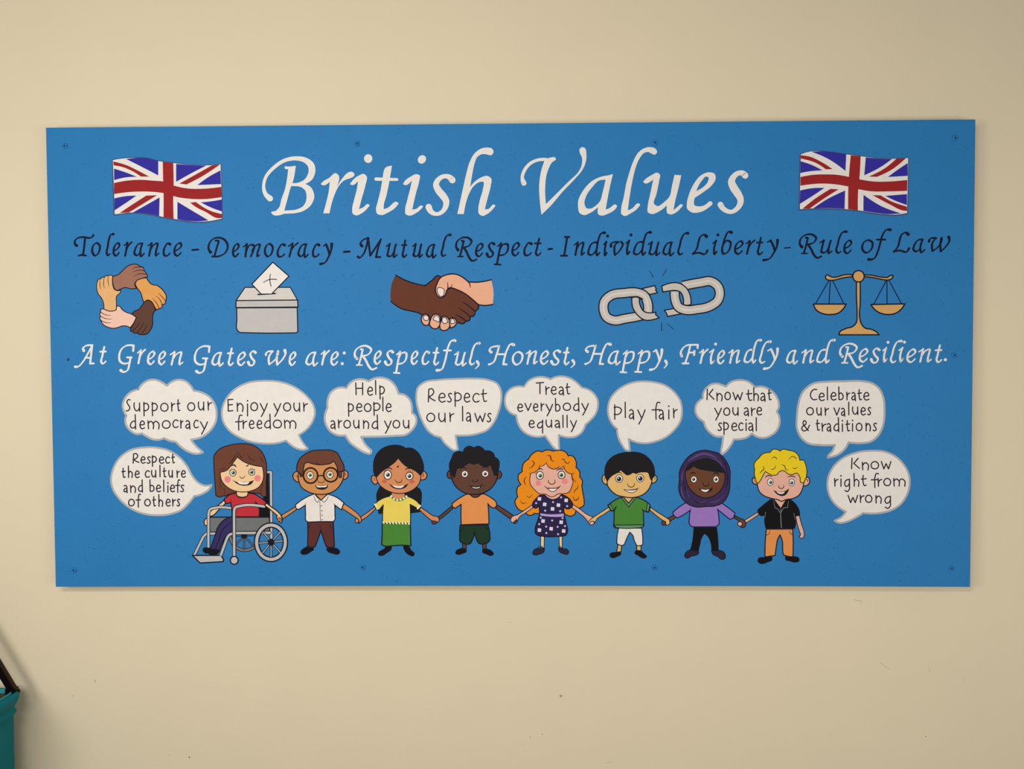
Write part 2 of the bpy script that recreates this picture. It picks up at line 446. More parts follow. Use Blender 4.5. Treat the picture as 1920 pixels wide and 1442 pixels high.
# ---- two flags
def flag(part, lab, x, y, sh, cloth, blues, reds):
    P(part, lab)
    V(x, y, 7.111)
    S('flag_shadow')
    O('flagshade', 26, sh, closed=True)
    S('flag_field')
    F('white', cloth)
    for b in blues:
        F('flagblue', b)
    S('flag_cross')
    for r in reds:
        F('flagred', r)
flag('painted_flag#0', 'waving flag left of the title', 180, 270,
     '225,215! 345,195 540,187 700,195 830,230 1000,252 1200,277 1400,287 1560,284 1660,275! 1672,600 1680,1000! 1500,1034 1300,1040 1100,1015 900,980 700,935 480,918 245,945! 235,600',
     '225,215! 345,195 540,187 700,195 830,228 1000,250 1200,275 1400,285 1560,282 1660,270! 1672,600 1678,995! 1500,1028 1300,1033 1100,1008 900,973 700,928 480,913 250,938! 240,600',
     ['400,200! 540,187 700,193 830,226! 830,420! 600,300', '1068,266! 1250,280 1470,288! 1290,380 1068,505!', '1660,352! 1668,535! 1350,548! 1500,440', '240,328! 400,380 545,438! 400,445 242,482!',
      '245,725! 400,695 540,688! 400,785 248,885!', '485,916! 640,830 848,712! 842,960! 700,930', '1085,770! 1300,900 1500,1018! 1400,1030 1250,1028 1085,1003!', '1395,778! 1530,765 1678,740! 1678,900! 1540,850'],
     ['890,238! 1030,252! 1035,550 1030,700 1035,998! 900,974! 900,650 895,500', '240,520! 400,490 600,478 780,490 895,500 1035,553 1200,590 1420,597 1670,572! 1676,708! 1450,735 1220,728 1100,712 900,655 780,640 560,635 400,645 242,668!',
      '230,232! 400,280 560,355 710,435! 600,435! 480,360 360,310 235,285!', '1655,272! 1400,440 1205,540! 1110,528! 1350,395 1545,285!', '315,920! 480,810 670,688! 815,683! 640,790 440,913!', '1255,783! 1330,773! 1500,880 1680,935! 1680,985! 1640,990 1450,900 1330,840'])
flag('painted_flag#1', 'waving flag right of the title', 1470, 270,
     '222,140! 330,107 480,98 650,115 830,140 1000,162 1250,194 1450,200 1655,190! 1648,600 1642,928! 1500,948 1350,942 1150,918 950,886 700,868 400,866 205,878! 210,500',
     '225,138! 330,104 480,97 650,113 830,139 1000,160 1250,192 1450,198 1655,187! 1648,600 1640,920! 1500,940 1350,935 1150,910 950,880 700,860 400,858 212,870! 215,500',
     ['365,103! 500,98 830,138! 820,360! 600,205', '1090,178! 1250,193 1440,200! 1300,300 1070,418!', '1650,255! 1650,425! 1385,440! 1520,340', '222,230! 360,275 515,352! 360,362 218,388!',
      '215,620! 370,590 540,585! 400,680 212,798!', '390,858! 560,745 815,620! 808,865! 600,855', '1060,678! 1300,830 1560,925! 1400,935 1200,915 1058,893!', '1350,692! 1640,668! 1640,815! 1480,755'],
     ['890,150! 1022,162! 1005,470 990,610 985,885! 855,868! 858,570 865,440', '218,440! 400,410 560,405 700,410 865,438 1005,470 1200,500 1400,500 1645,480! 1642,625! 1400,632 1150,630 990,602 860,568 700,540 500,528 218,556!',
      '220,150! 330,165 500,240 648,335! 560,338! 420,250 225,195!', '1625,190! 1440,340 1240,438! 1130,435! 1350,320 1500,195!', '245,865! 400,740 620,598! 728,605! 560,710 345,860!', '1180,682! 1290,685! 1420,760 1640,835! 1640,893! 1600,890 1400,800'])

# ---- five emblems under the values
P('hands_emblem', 'ring of five clasping hands in different skin tones')
V(170, 485, 9.306)
def hand(col, w, shape, *lines):
    FO(col, w, shape)
    for l in lines:
        O('ink', 12, l)
S('hand#0')
hand('sk_tan', 15, '230,880! 225,780 190,690 130,610 105,510 110,420 150,355 175,355! 210,325 240,325! 275,298 305,300! 345,288 385,300! 380,400 390,480 420,540 470,560 525,545! 510,600 455,650 450,760 450,890! 380,915 300,910', '165,375:.6 160,460 178,545:.4', '235,335:.6 225,430 240,525:.4', '305,305:.6 305,400 320,488:.4')
S('hand#1')
hand('sk_brown', 16, '385,310! 480,280 560,205 640,135 730,98 820,105 862,138! 920,160 932,210! 960,235 965,268! 990,290 990,318! 900,345 800,390 770,440 800,520! 700,525 600,505 500,540 450,555 410,510 385,420', '720,180:.4 790,150 880,148', '735,240:.4 820,205 930,210', '755,310:.4 850,265 960,268')
S('hand#2')
hand('sk_orange', 17, '975,335! 1010,395 1060,445 1160,470 1260,550 1320,660 1310,735! 1290,790 1245,800! 1240,855 1195,870! 1150,897! 1110,830 1060,750 990,722 930,770! 900,680 870,590 810,510 780,440 800,390 900,345', '1185,605:.5 1240,660 1305,740', '1140,655:.5 1210,720 1245,800', '1075,690:.5 1140,760 1195,870')
S('hand#3')
hand('sk_dark', 17, '930,765! 990,725 1050,745 1100,810 1130,900! 1090,960 1080,1050 1080,1150 1040,1250 970,1320 885,1325! 840,1320 805,1295! 760,1300 730,1270! 700,1265 690,1228! 740,1150 790,1030! 715,975! 760,920 830,890 880,840', '855,1105:.5 800,1195 730,1260', '930,1110:.5 880,1200 810,1290', '985,1150:.5 940,1240 885,1315')
S('hand#4')
hand('sk_pink', 16, '455,825! 510,835 550,890 620,935 715,970 795,1025! 745,1130 690,1205! 620,1175 550,1175 480,1200 400,1215 300,1195 220,1150 175,1075! 160,1040 172,1005! 158,970 178,935! 175,890 230,878! 300,910 380,915 445,895!', '180,938 260,980 355,990:.5', '175,1005 260,1045 370,1055:.5', '180,1075 260,1115 355,1122:.5')

P('ballot_box_emblem', 'grey ballot box with a white voting slip')
V(425, 480, 9.3)
S('box')
FO('boxgrey', 20, '175,905! 1230,900! 1240,1320! 1215,1340! 700,1345 230,1335! 190,1300 178,1100')
S('lid')
FO('boxlight', 18, '320,548! 1110,548! 1235,770! 165,778!')
FO('boxgrey', 20, '165,778! 1235,768! 1245,890! 160,900!')
O('ink', 24, '545,672 850,655')
S('voting_slip')
F('white', '805,108! 1085,352! 795,655! 590,655! 440,492!')
O('ink', 19, '795,650! 1085,352! 805,108! 440,492! 592,655!')
O('ink', 15, '765,312:.8 752,410 775,528')
O('ink', 15, '640,462:.7 750,410 870,410')

P('handshake_emblem', 'dark hand shaking a pale hand')
V(720, 500, 8.727)
S('hand#0')
F('sk_cocoa', '190,140! 380,235 520,280 670,312! 780,230 880,148 960,170 1000,250! 1050,350 1100,355 1230,390 1400,490 1540,625! 1545,680 1490,730! 1480,800 1410,820! 1395,880 1345,892! 1310,930 1200,920 1100,900 900,880 740,870 640,800! 560,755 480,735 270,680 110,570! 108,400 130,270')
O('ink', 21, '190,140 380,235 520,280 670,312! 780,230 880,148 945,178')
O('ink', 21, '110,570:.8 270,680 480,735 560,755 640,805')
O('ink', 22, '1545,630 1545,680 1490,730! 1475,800 1410,820! 1395,880 1345,892! 1300,930 1210,915')
O('ink', 19, '1280,575:.5 1380,640 1480,725')
O('ink', 19, '1215,670:.5 1320,740 1410,818')
O('ink', 19, '1180,785:.5 1260,830 1345,888')
S('hand#1')
F('sk_peach', '920,185! 1060,125 1180,125 1280,170 1380,250! 1520,255 1755,220! 1790,400 1780,615! 1640,635 1545,620! 1440,530 1330,445 1200,380 1090,350 1030,385 1000,470 930,510 870,470 842,380 870,270')
O('ink', 21, '1780,618 1640,635 1545,622! 1440,530 1330,445 1200,380 1090,350 1035,380 1000,470 930,510 870,470 842,380 870,270 920,185 1060,125 1180,125 1280,170 1380,250! 1520,255 1755,215')
O('ink', 18, '1375,240 1405,290 1412,340:.5')
O('ink', 16, '1040,260:.6 1045,340 1005,450')
O('ink', 14, '1120,290:.6 1095,335 1055,350')
for t in ('690,775 740,820 745,900 720,955 670,960 620,910 610,850 640,790', '860,775 915,810 925,880 900,980 860,1015 800,1010 745,950 760,870 800,795',
          '990,810 1045,840 1075,900 1065,1000 1000,1045 930,1030 912,970 935,880 945,830', '1120,835 1170,860 1190,910 1160,970 1090,1005! 1075,950 1070,880 1085,845'):
    FO('sk_peach', 20, t)
S('fingernail')
for t in ('880,350 930,345 980,370 985,420 965,480 930,490 890,450 870,390', '690,795 725,815 730,870! 680,885! 645,850 655,805', '860,800 900,830 905,912! 805,870! 820,825', '990,830 1020,850 1040,915! 985,935! 950,890 955,850', '1120,850 1145,870 1165,920! 1100,935! 1090,890'):
    FO('nail', 12, t)

P('chain_emblem', 'broken grey chain link with four short spark lines')
V(1110, 500, 7.385)
def link(path):
    O('ink', 144, path, cap=False)
    O('steel', 108, path, cap=False)
    O('steellight', 24, path, cap=False)
S('chain_link#0')
FO('steel', 17, '690,305! 870,262! 888,310! 880,320! 905,362! 800,385!')
link('705,672 640,688 450,722 310,745 205,700 160,590 175,480 260,400 450,365 620,360 720,400 770,500 774,640')
FO('steel', 17, '550,432! 605,420 655,432! 665,530 720,620 800,640 885,630! 880,665! 930,705! 880,725 720,735 640,680 570,580')
O('ink', 17, '535,428 620,415 700,450')
S('chain_link#1')
FO('steel', 17, '1000,605! 1130,580! 1250,650! 1045,690! 1030,640!')
link('1145,345 1152,450 1200,560 1300,600 1450,590 1640,545 1740,470 1770,370 1740,270 1640,203 1500,220 1255,266')
FO('steel', 17, '965,270! 1100,225 1210,230 1310,300 1365,420 1370,525! 1310,535 1265,525! 1265,440 1220,350 1150,330 1080,335 980,350! 975,320')
S('spark_line')
for t in ('800,60:.7 850,145', '1030,42 978,130:.7', '965,780 963,890', '1040,785:.7 1120,862'):
    O('ink', 10, t)

P('scales_emblem', 'golden balance scales')
V(1510, 495, 9.6)
S('string')
for t in ('420,305 190,705', '450,305 425,720', '495,305 690,710', '1455,300 1235,720', '1468,300 1472,720', '1510,300 1730,715'):
    O('navyink', 19, t)
S('pan#0')
FO('gold', 25, '145,722! 735,722! 680,810 600,880 450,910 300,890 190,820')
S('pan#1')
FO('gold', 25, '1180,730! 1790,718! 1730,810 1620,890 1480,910 1340,880 1230,800')
S('beam')
FO('gold', 23, '845,195! 700,195 600,225 510,240 450,225 400,197 365,220 375,270 440,293 520,290 620,265 740,240 845,232!')
FO('gold', 23, '1065,195! 1200,205 1400,240 1480,240 1540,205 1578,207 1560,255 1500,287 1420,285 1250,250 1065,228!')
S('post')
FO('gold', 24, '920,320! 988,320! 988,700 980,980 1010,1080 1070,1150 1200,1180 1290,1230 1328,1275! 605,1275! 620,1225 720,1165 860,1120 915,1060 930,900 920,600')
E('gold', 957, 222, 103, ow=24)

# ---- nine speech bubbles
def bubble(lab, x, y, s, shape, *lines, w=33):
    n = sum(1 for k in PART_LABEL if isinstance(k, str) and k.startswith('speech_bubble#'))
    P('speech_bubble#%d' % n, lab)
    V(x, y, s)
    S('balloon')
    F('white', shape)
    S('balloon_outline')
    O('bubblegrey', w, shape, closed=True)
    S('lettering')
    for base, xh, spec in lines:
        WRITE(PR, 'plumink', base, xh, 2.3 * s, spec)
bubble('cloud bubble reading Support our democracy', 200, 700, 8.727,
       '515,265! 580,180 680,115 780,105 880,135 985,205! 1070,135 1180,105 1290,130 1370,200 1425,285! 1540,310 1680,385 1770,510 1800,660 1780,800 1700,930 1580,1030 1380,1085! 1450,1180 1575,1290! 1500,1315 1380,1300 1250,1230 1130,1120! 1040,1105 940,1060! 860,1085 760,1080 660,1035 580,985! 480,990 380,930 320,850 305,760 320,690! 275,600 265,500 310,390 400,305',
       (615, 130, 'S312-388 u442-548 p598-695 p735-835 o878-1010@620 r1055-1120 t1145-1205 o1320-1447@612 u1495-1597@600 r1652-1725@598'),
       (895, 125, 'd380-480 e535-625@905 m670-860@905 o905-1045@900 c1075-1175@885 r1205-1255@895 a1285-1370@900 c1420-1505@890 y1530-1655@920'))
bubble('oval bubble reading Enjoy your freedom', 405, 700, 9.6,
       '880,135 1150,155 1400,240 1620,400 1750,570 1780,700 1740,860 1640,1000 1490,1110! 1550,1230 1650,1355! 1580,1375 1450,1350 1340,1280 1260,1210! 1100,1255 900,1265 700,1245 450,1165 230,1020 120,840 105,680 150,520 300,320 560,175',
       (680, 145, 'E205-310 n375-490 j560-575@690 o620-755@672 y790-930@690 y1035-1170@690 o1210-1350@678 u1395-1515 r1570-1655'),
       (990, 140, 'f345-475@1005 r480-560 e590-690 e730-830 d868-985@980 o1025-1185@982 m1225-1440@985'))
bubble('cloud bubble reading Help people around you', 595, 695, 8.74,
       '475,285! 560,185 680,140 780,150 840,175! 940,125 1060,115 1180,155 1270,240 1330,380! 1420,395 1510,470 1545,560 1550,690! 1610,750 1620,850 1570,950 1450,1050 1300,1065 720,1085! 780,1200 885,1310! 870,1360 800,1350 640,1260 530,1170 460,1060! 350,1060 220,1000 140,880 120,760 165,610! 170,480 220,360 320,290 400,275',
       (395, 130, 'H620-752 e815-912@400 l945-968@390 p1015-1105@385'),
       (668, 128, 'p500-598 e635-735 o765-885@670 p915-1035@655 l1068-1080@660 e1118-1215@668'),
       (945, 125, 'a212-298 r340-405@935 o430-548@940 u590-690@940 n750-845 d890-995@945 y1095-1215@950 o1235-1355@940 u1405-1508@940'))
bubble('rounded bubble reading Respect our laws', 770, 700, 9.611,
       '240,165 500,120 850,100 1150,95 1400,120 1560,190 1620,290 1635,450 1590,670 1500,880 1380,1020 1200,1090 810,1122! 830,1250 850,1370! 790,1385 680,1320 600,1240 540,1150! 440,1125 320,1040 210,860 130,640 100,420 130,260',
       (510, 155, 'R310-448 e495-630@515 s660-745@515 p785-920@500 e955-1070@515 c1112-1240@515 t1265-1375@510'),
       (865, 150, 'o285-440@870 u500-630@870 r700-785 l928-945@858 a995-1090@860 w1150-1350@872 s1370-1455@872'))
bubble('cloud bubble reading Treat everybody equally', 940, 700, 9.616,
       '410,245! 500,130 620,75 740,65 890,105! 1000,60 1110,55 1230,85 1350,160 1450,260! 1560,290 1670,370 1735,480 1740,600 1680,760 1600,850 1520,920! 1450,1060 1340,1140 1220,1155 1035,1115! 1035,1250 1045,1400! 950,1340 870,1240 790,1125! 650,1145 520,1120 380,1030 300,900 270,755! 180,720 90,620 65,480 100,350 200,260 300,235',
       (375, 135, 'T622-770@365 r795-870@378 e890-995 a1030-1130@380 t1155-1240'),
       (680, 130, 'e285-390@685 v420-545@672 e570-665 r710-775@672 y800-930@690 b965-1065@680 o1110-1255@668 d1295-1405@670 y1445-1575@675'),
       (975, 125, 'e490-600 q640-755@985 u800-915@968 a960-1060 l1105-1118 l1180-1192 y1240-1360@980'))
bubble('round bubble reading Play fair', 1130, 700, 9.613,
       '750,145 950,165 1150,230 1300,350 1400,500 1430,680 1400,860 1280,1030 1120,1160 950,1230 780,1260 620,1245 468,1185! 480,1290 490,1395! 430,1385 350,1290 280,1150 258,1000! 170,910 110,780 95,640 130,480 250,320 420,210 600,155',
       (815, 160, 'P198-345@825 l400-415@800 a470-568 y625-770@820 f885-1040@810 a1010-1105@820 i1185-1200@820 r1270-1350@800'))
bubble('cloud bubble reading Know that you are special', 1290, 700, 9.011,
       '250,420! 260,330 320,240 400,185 500,175 580,200 640,225! 720,150 850,115 950,120 1050,160 1130,235! 1250,225 1380,275 1480,370 1530,480 1535,570 1500,645! 1545,750 1540,880 1470,1000 1360,1070 1240,1090 1160,1070 1080,1015! 1000,1080 900,1110 775,1115! 720,1220 640,1320 565,1375! 560,1340 580,1200 595,1065! 470,1065 370,1000 310,930 265,815! 170,740 125,640 140,530',
       (455, 125, 'K312-445@445 n482-580@460 o618-722@445 w755-925@450 t980-1085@460 h1100-1195@462 a1220-1310@460 t1345-1410@450'),
       (705, 125, 'y445-570@715 o598-712@710 u752-855 a940-1030@708 r1065-1140@710 e1155-1250@700'),
       (965, 125, 's500-575 p595-690@955 e730-830@965 c850-935@960 i978-985@965 a1015-1105@965 l1150-1158@970'))
bubble('rounded bubble reading Celebrate our values & traditions', 1480, 700, 8.737,
       '280,240 400,165 600,140 900,130 1200,130 1350,160 1470,250 1540,400 1560,600 1540,830 1470,1000 1350,1110 1180,1145 970,1130! 900,1250 800,1330 630,1378! 640,1350 710,1270 745,1175! 500,1175 320,1150 190,1050 130,920 125,700 150,500 200,340',
       (435, 120, 'C335-455 e478-578@445 l618-630 e672-770@435 b800-888@432 r935-995@432 a1015-1090@435 t1115-1190@435 e1210-1310@435'),
       (685, 118, 'o278-400@680 u445-530@685 r580-650@685 v725-830 a845-915@690 l970-978@680 u1030-1130@670 e1165-1250@680 s1275-1340@678'),
       (945, 122, '&192-338@945 t432-500@935 r530-605@945 a610-685@945 d725-815@940 i865-875@950 t920-995@945 i1030-1040@945 o1090-1195@940 n1250-1330@940 s1365-1435@940'))
bubble('oval bubble reading Respect the culture and beliefs of others', 195, 830, 9.143,
       '700,82 900,87 1100,132 1280,240 1420,400 1520,580 1620,690 1720,735 1842,728! 1800,800 1700,870 1545,920! 1450,1040 1330,1150 1150,1220 900,1245 650,1210 430,1110 260,960 150,790 120,620 160,440 260,270 450,130',
       (350, 108, 'R492-605 e625-710 s730-800@352 p818-905@340 e940-1030@352 c1050-1130 t1155-1215'),
       (598, 112, 't300-370 h408-490 e525-610 c700-785@592 u810-895@588 l955-965@585 t1005-1070@590 u1105-1180@590 r1245-1300@595 e1320-1400@592'),
       (845, 112, 'a332-405 n450-545@850 d585-665@835 b778-865@835 e890-975@840 l1020-1028@838 i1090-1100@850 e1130-1215@840 f1220-1310@840 s1305-1375@840'),
       (1090, 115, 'o415-525@1085 f545-635@1092 o692-800@1085 t830-890@1088 h930-1010@1092 e1055-1140@1085 r1170-1235@1085 s1245-1305@1085'))
bubble('round bubble reading Know right from wrong', 1540, 835, 9.306,
       '880,95 1100,110 1300,200 1440,340 1530,520 1540,700 1490,870 1380,1030 1200,1140 1000,1185 730,1185! 600,1260 450,1330 300,1350 232,1315! 340,1260 430,1160! 300,1080 180,950 110,760 120,560 200,390 380,220 600,130',
       (410, 128, 'K518-670@408 n710-828@425 o862-1005@412 w1040-1220@412'),
       (712, 128, 'r225-300 i338-348@715 g395-500@720 h560-660@715 t690-790@705 f865-1005@722 r985-1060@712 o1085-1215@705 m1255-1465@710'),
       (1000, 125, 'w460-640 r672-750@995 o765-888@995 n945-1050@1005 g1098-1215@1015'))
# ---- eight children holding hands (drawn from the one whose hand lies lowest upwards)
def child(lab):
    n = sum(1 for k in PART_LABEL if isinstance(k, str) and k.startswith('painted_child#'))
    P('painted_child#%d' % n, lab)

def eye(x, y, rx, ry, ring, iris, r, dx=0, dy=0, ow=14, hl=10):
    E('eyewhite', x, y, rx, ry, ow=ow, ocol=ring)
    E(iris, x + dx, y + dy, r)
    E('ink', x + dx, y + dy, r * .6)
    E('eyewhite', x + dx - r * .3, y + dy - r * .3, hl)

# the blond boy
child('boy with yellow curly hair, black shirt and orange trousers')
V(1370, 920, 9.944)
S('arm')
FO('sk_rose', 14, '510,400! 380,480 250,560! 290,600! 400,530 530,440!')
FO('sk_rose', 15, '1205,450! 1272,440! 1320,620 1370,800 1360,870 1310,890 1275,850! 1300,830 1290,780! 1250,660')
O('ink', 10, '1265,845:.7 1285,850 1302,825')
S('neck')
F('sk_rose', '780,130! 1050,130! 935,338!')
S('shoe#0')
FO('shoeblack', 14, '630,1245 770,1245 770,1290 690,1330 560,1360 512,1325 520,1265')
S('shoe#1')
FO('shoeblack', 14, '1020,1240 1180,1230 1270,1260 1275,1310 1200,1335 1100,1310 1030,1290')
S('trousers')
FO('orange', 21, '665,718! 1155,715! 1165,900 1160,1235! 1070,1225 985,1190 970,1100 965,950 920,825! 880,900 850,1050 830,1210! 640,1235! 645,950')
O('darkbrown', 12, '735,740:.6 715,800 665,830')
O('darkbrown', 12, '1090,745:.6 1120,800 1160,825')
S('shirt')
FO('clothblack', 15, '740,165! 620,260 505,360! 520,430 560,465 640,460! 635,600 660,705! 900,700 1190,708! 1210,640 1195,480! 1290,460! 1270,350 1200,240 1120,170! 1030,175! 935,335! 815,175!')
O('zipgrey', 10, '800,190:.5 825,320! 860,330 915,410')
O('zipgrey', 10, '1080,190:.5 1060,315! 1000,320 945,400')
O('zipgrey', 14, '935,340:.6 935,500 945,690')
O('zipgrey', 8, '650,400 640,500:.5')
O('zipgrey', 8, '1180,420 1198,540:.5')
V(1395, 830, 12.014)
S('ear')
FO('sk_rose', 26, '270,790 200,800 185,860 220,920 310,935')
FO('sk_rose', 24, '1370,800 1440,782 1480,850 1450,940 1330,975')
O('darkbrown', 14, '225,800 235,860 275,900:.5')
O('darkbrown', 20, '1400,815:.6 1435,850 1430,890:.5')
S('face')
FO('sk_rose', 24, '300,880 310,1000 360,1120 480,1210 650,1262 760,1285 850,1322 930,1288 1100,1258 1230,1190 1310,1060 1340,950 1350,750 1200,600 400,600')
E('sk_rose', 860, 1000, 30)
for q in ('475,785:.6 540,742 620,762:.8', '985,775:.6 1060,752 1150,775:.8'):
    O('hairink', 24, q)
eye(592, 888, 66, 80, 'ink', 'irisblue', 40, 8, 8)
eye(1075, 897, 62, 80, 'ink', 'irisblue', 40, 0, 10)
O('ink', 18, '785,960:.6 785,1010 840,1035 890,1010 895,960:.6')
F('mouth', '660,1068! 760,1105 900,1100 1020,1030! 980,1130 920,1190 840,1203 740,1160')
F('teeth', '735,1110 830,1122 920,1108! 890,1145 830,1156 780,1145')
S('hair')
FO('hairyellow', 20, '270,845! 235,720 240,600! 228,490 260,420 330,355! 420,255 590,220! 640,160 740,152 810,192! 870,152 1000,172 1150,212 1220,280 1258,395! 1340,400 1390,500 1415,650 1400,780 1340,905! 1280,900 1260,780 1200,690! 1150,695 1080,720 980,700 930,650 860,630! 790,660 740,720 640,735 560,700 480,650! 440,720 400,800 330,910! 285,895', 'darkolive')
for q in ('625,360:.5 680,322 740,365', '1005,375:.5 1090,312 1180,355', '430,530:.6 450,590 400,640 365,690:.6', '610,597:.7 670,595 715,520:.6', '855,500:.6 910,520 940,600 995,620:.6', '1095,565:.6 1150,585 1205,550:.5', '1255,400 1245,330:.6'):
    O('darkolive', 18, q)

# the girl in the dark head scarf
child('girl in purple headscarf, lilac top and black trousers')
V(1240, 920, 10.667)
S('arm')
FO('sk_choc', 18, '245,490! 120,560! 100,640! 175,615! 290,535!')
FO('sk_choc', 20, '1470,500! 1560,550 1650,590 1690,650 1670,720 1610,740 1575,700! 1600,650 1560,608! 1450,540!')
E('sk_rose', 1573, 665, 46, 44, ow=16)
S('shoe#0')
FO('shoeplum', 20, '580,1185 660,1195 740,1210 745,1250 690,1290 600,1310 520,1350 470,1325 480,1260')
S('shoe#1')
FO('shoeplum', 20, '1010,1185 1080,1190 1150,1195 1230,1220 1280,1290 1260,1365 1210,1375 1130,1320 1040,1280')
S('trousers')
FO('clothblack', 16, '650,725! 1105,735! 1130,950 1140,1210! 1010,1200! 970,980 920,900 865,858! 810,930 770,1080 740,1210! 580,1190! 630,980')
S('top')
FO('lilac', 22, '480,245! 340,340 230,430! 240,480 320,548! 450,480 580,390! 560,550 568,680 620,725! 850,725 1090,722! 1145,680 1152,550 1125,375! 1280,500 1390,570 1445,540! 1475,450! 1350,350 1200,245! 1000,260 750,270 550,250', 'navyink')
O('navyink', 16, '585,345:.4 580,420')
O('navyink', 16, '1115,345:.4 1130,420')
V(1250, 830, 11.533)
S('headscarf')
FO('scarf', 22, '850,165 970,190 1150,250 1280,390 1360,560 1370,800 1350,1050 1280,1220 1180,1320 1040,1370 860,1382 620,1390 480,1340 380,1260 290,1120 265,1000 275,800 280,620 360,450 480,300 620,210', 'scarfdark')
for q, w in (('470,400:.4 650,285 800,240 950,270 1080,340:.3', 46), ('960,330:.4 1150,430 1215,560:.3', 22), ('320,950:.4 335,1100 400,1240:.3', 34), ('420,1010:.4 530,1230 700,1305 860,1255:.3', 24), ('920,1290:.4 1060,1275 1230,1150:.3', 22), ('360,620:.4 330,760 335,860:.3', 26)):
    O('scarflight', w, q)
for q, w in (('350,800:.4 400,1000 450,1160:.4', 26), ('480,1180:.4 640,1290 830,1330:.3', 24), ('1290,560:.4 1320,800 1280,1000:.3', 30), ('1150,300:.4 1270,470 1300,600:.3', 26)):
    O('scarfdark', w, q)
S('face')
FO('sk_choc', 22, '405,640 480,480 650,395 880,350 1000,380 1150,490 1250,640 1260,800 1205,970 1100,1100 950,1180 830,1197 700,1165 560,1065 460,930 410,780', 'scarfdark')
S('hair')
F('hairblack', '410,625! 480,500 600,400 880,352 1000,382 1150,500 1250,660! 1100,640 850,605 680,570 580,515! 520,570')
S('face')
for q in ('505,685:.5 560,645 620,672:.7', '1000,680:.5 1070,652 1130,690:.7'):
    O('hairink', 26, q)
eye(588, 795, 64, 70, 'darkbrown', 'irisbrown', 34, -4, -2)
eye(1068, 795, 62, 72, 'darkbrown', 'irisbrown', 34, 0, 0)
E('cheekdark', 590, 922, 50, 30)
E('cheekdark', 1070, 932, 55, 38)
O('hairink', 18, '788,855:.6 800,920 850,942 905,920 908,855:.6')
F('mouth', '668,945! 730,1000 840,1010 940,995 1002,960! 965,1040 850,1082 750,1050')
F('teeth', '740,1015 830,1022 922,1010! 880,1055 830,1066 780,1050')

# the boy in the orange T-shirt
child('boy with black curls, orange T-shirt and green shorts')
V(800, 920, 10.667)
S('arm')
FO('sk_dark', 20, '500,310! 380,410 245,520! 200,560! 240,590! 400,470 540,340!')
FO('sk_dark', 20, '1410,290! 1560,380 1720,490! 1760,560! 1680,570! 1540,470 1370,345!')
E('sk_dark', 1765, 615, 42, 42, ow=18)
S('leg')
FO('sk_dark', 18, '715,1050! 795,1050! 790,1180! 715,1165!')
FO('sk_dark', 18, '1110,1050! 1190,1050! 1195,1180! 1125,1170!')
S('shoe#0')
FO('shoeblack', 16, '720,1155 790,1180 790,1220 720,1255 640,1278 582,1255 590,1210 650,1170')
S('shoe#1')
FO('shoeblack', 16, '1125,1175 1200,1170 1300,1210 1335,1270 1290,1300 1200,1270 1120,1230')
S('shorts')
FO('darkgreen', 24, '670,690! 1225,680! 1265,900 1258,1000 1200,1050 1040,1050 990,960 955,832! 920,970 870,1060 740,1060 670,1010 660,900')
O('ink', 16, '725,730:.5 715,770 680,800')
O('ink', 16, '1150,715:.5 1180,755 1220,772')
O('ink', 14, '955,760:.4 955,840')
S('neck')
F('sk_dark', '850,60! 1110,60! 1060,125 970,145 880,125')
S('shirt')
FO('orange', 22, '785,75! 640,160 505,260! 530,335 575,350! 690,275! 685,450 692,685! 900,675 1245,668! 1240,450 1225,260! 1290,330 1360,345 1405,280! 1390,230 1300,150 1150,65! 1090,75 1030,120 970,137 900,110 870,80')
O('ink', 16, '688,260:.4 684,320')
O('ink', 16, '1215,240:.4 1235,310')
V(820, 825, 12.014)
S('ear')
FO('sk_dark', 24, '330,690 270,690 220,760 245,850 340,875')
FO('sk_dark', 24, '1350,715 1410,705 1448,765 1420,855 1330,870')
O('ink', 14, '285,740 300,780 285,820:.5')
O('ink', 14, '1385,745 1370,780 1390,820:.5')
S('face')
FO('sk_dark', 26, '320,700 330,880 400,1030 520,1140 660,1210 820,1227 980,1210 1130,1150 1260,1030 1340,880 1350,700 1300,450 400,450')
for q in ('520,665:.6 570,620 650,640:.8', '1000,625:.6 1070,605 1150,635:.8'):
    O('ink', 22, q)
eye(618, 767, 72, 74, 'darkbrown', 'irisbrown', 36, 0, 3)
eye(1078, 760, 74, 72, 'darkbrown', 'irisbrown', 36, 0, 3)
E('cheekdark', 560, 900, 42, 24)
E('cheekdark', 1180, 885, 42, 24)
O('ink', 16, '785,880:.6 800,925 850,945 900,925 918,880:.6')
FO('teeth', 20, '760,1048 880,1062 985,1038! 950,1085 860,1100 800,1085')
O('ink', 13, '700,1050:.5 720,1025 780,1050 870,1052 980,1030 1015,1000 1050,1050:.5')
S('hair')
FO('hairblack', 22, '285,700! 275,540 330,400! 380,300 500,258 580,285! 620,190 720,142 820,178! 920,142 1010,180 1070,248! 1180,250 1270,320 1290,385! 1380,460 1390,600 1350,750 1330,795 1285,790! 1250,680 1200,560! 1130,590 1040,590 950,540 920,510! 820,545 720,510! 640,560 560,610 440,640! 410,740 385,850! 345,800')

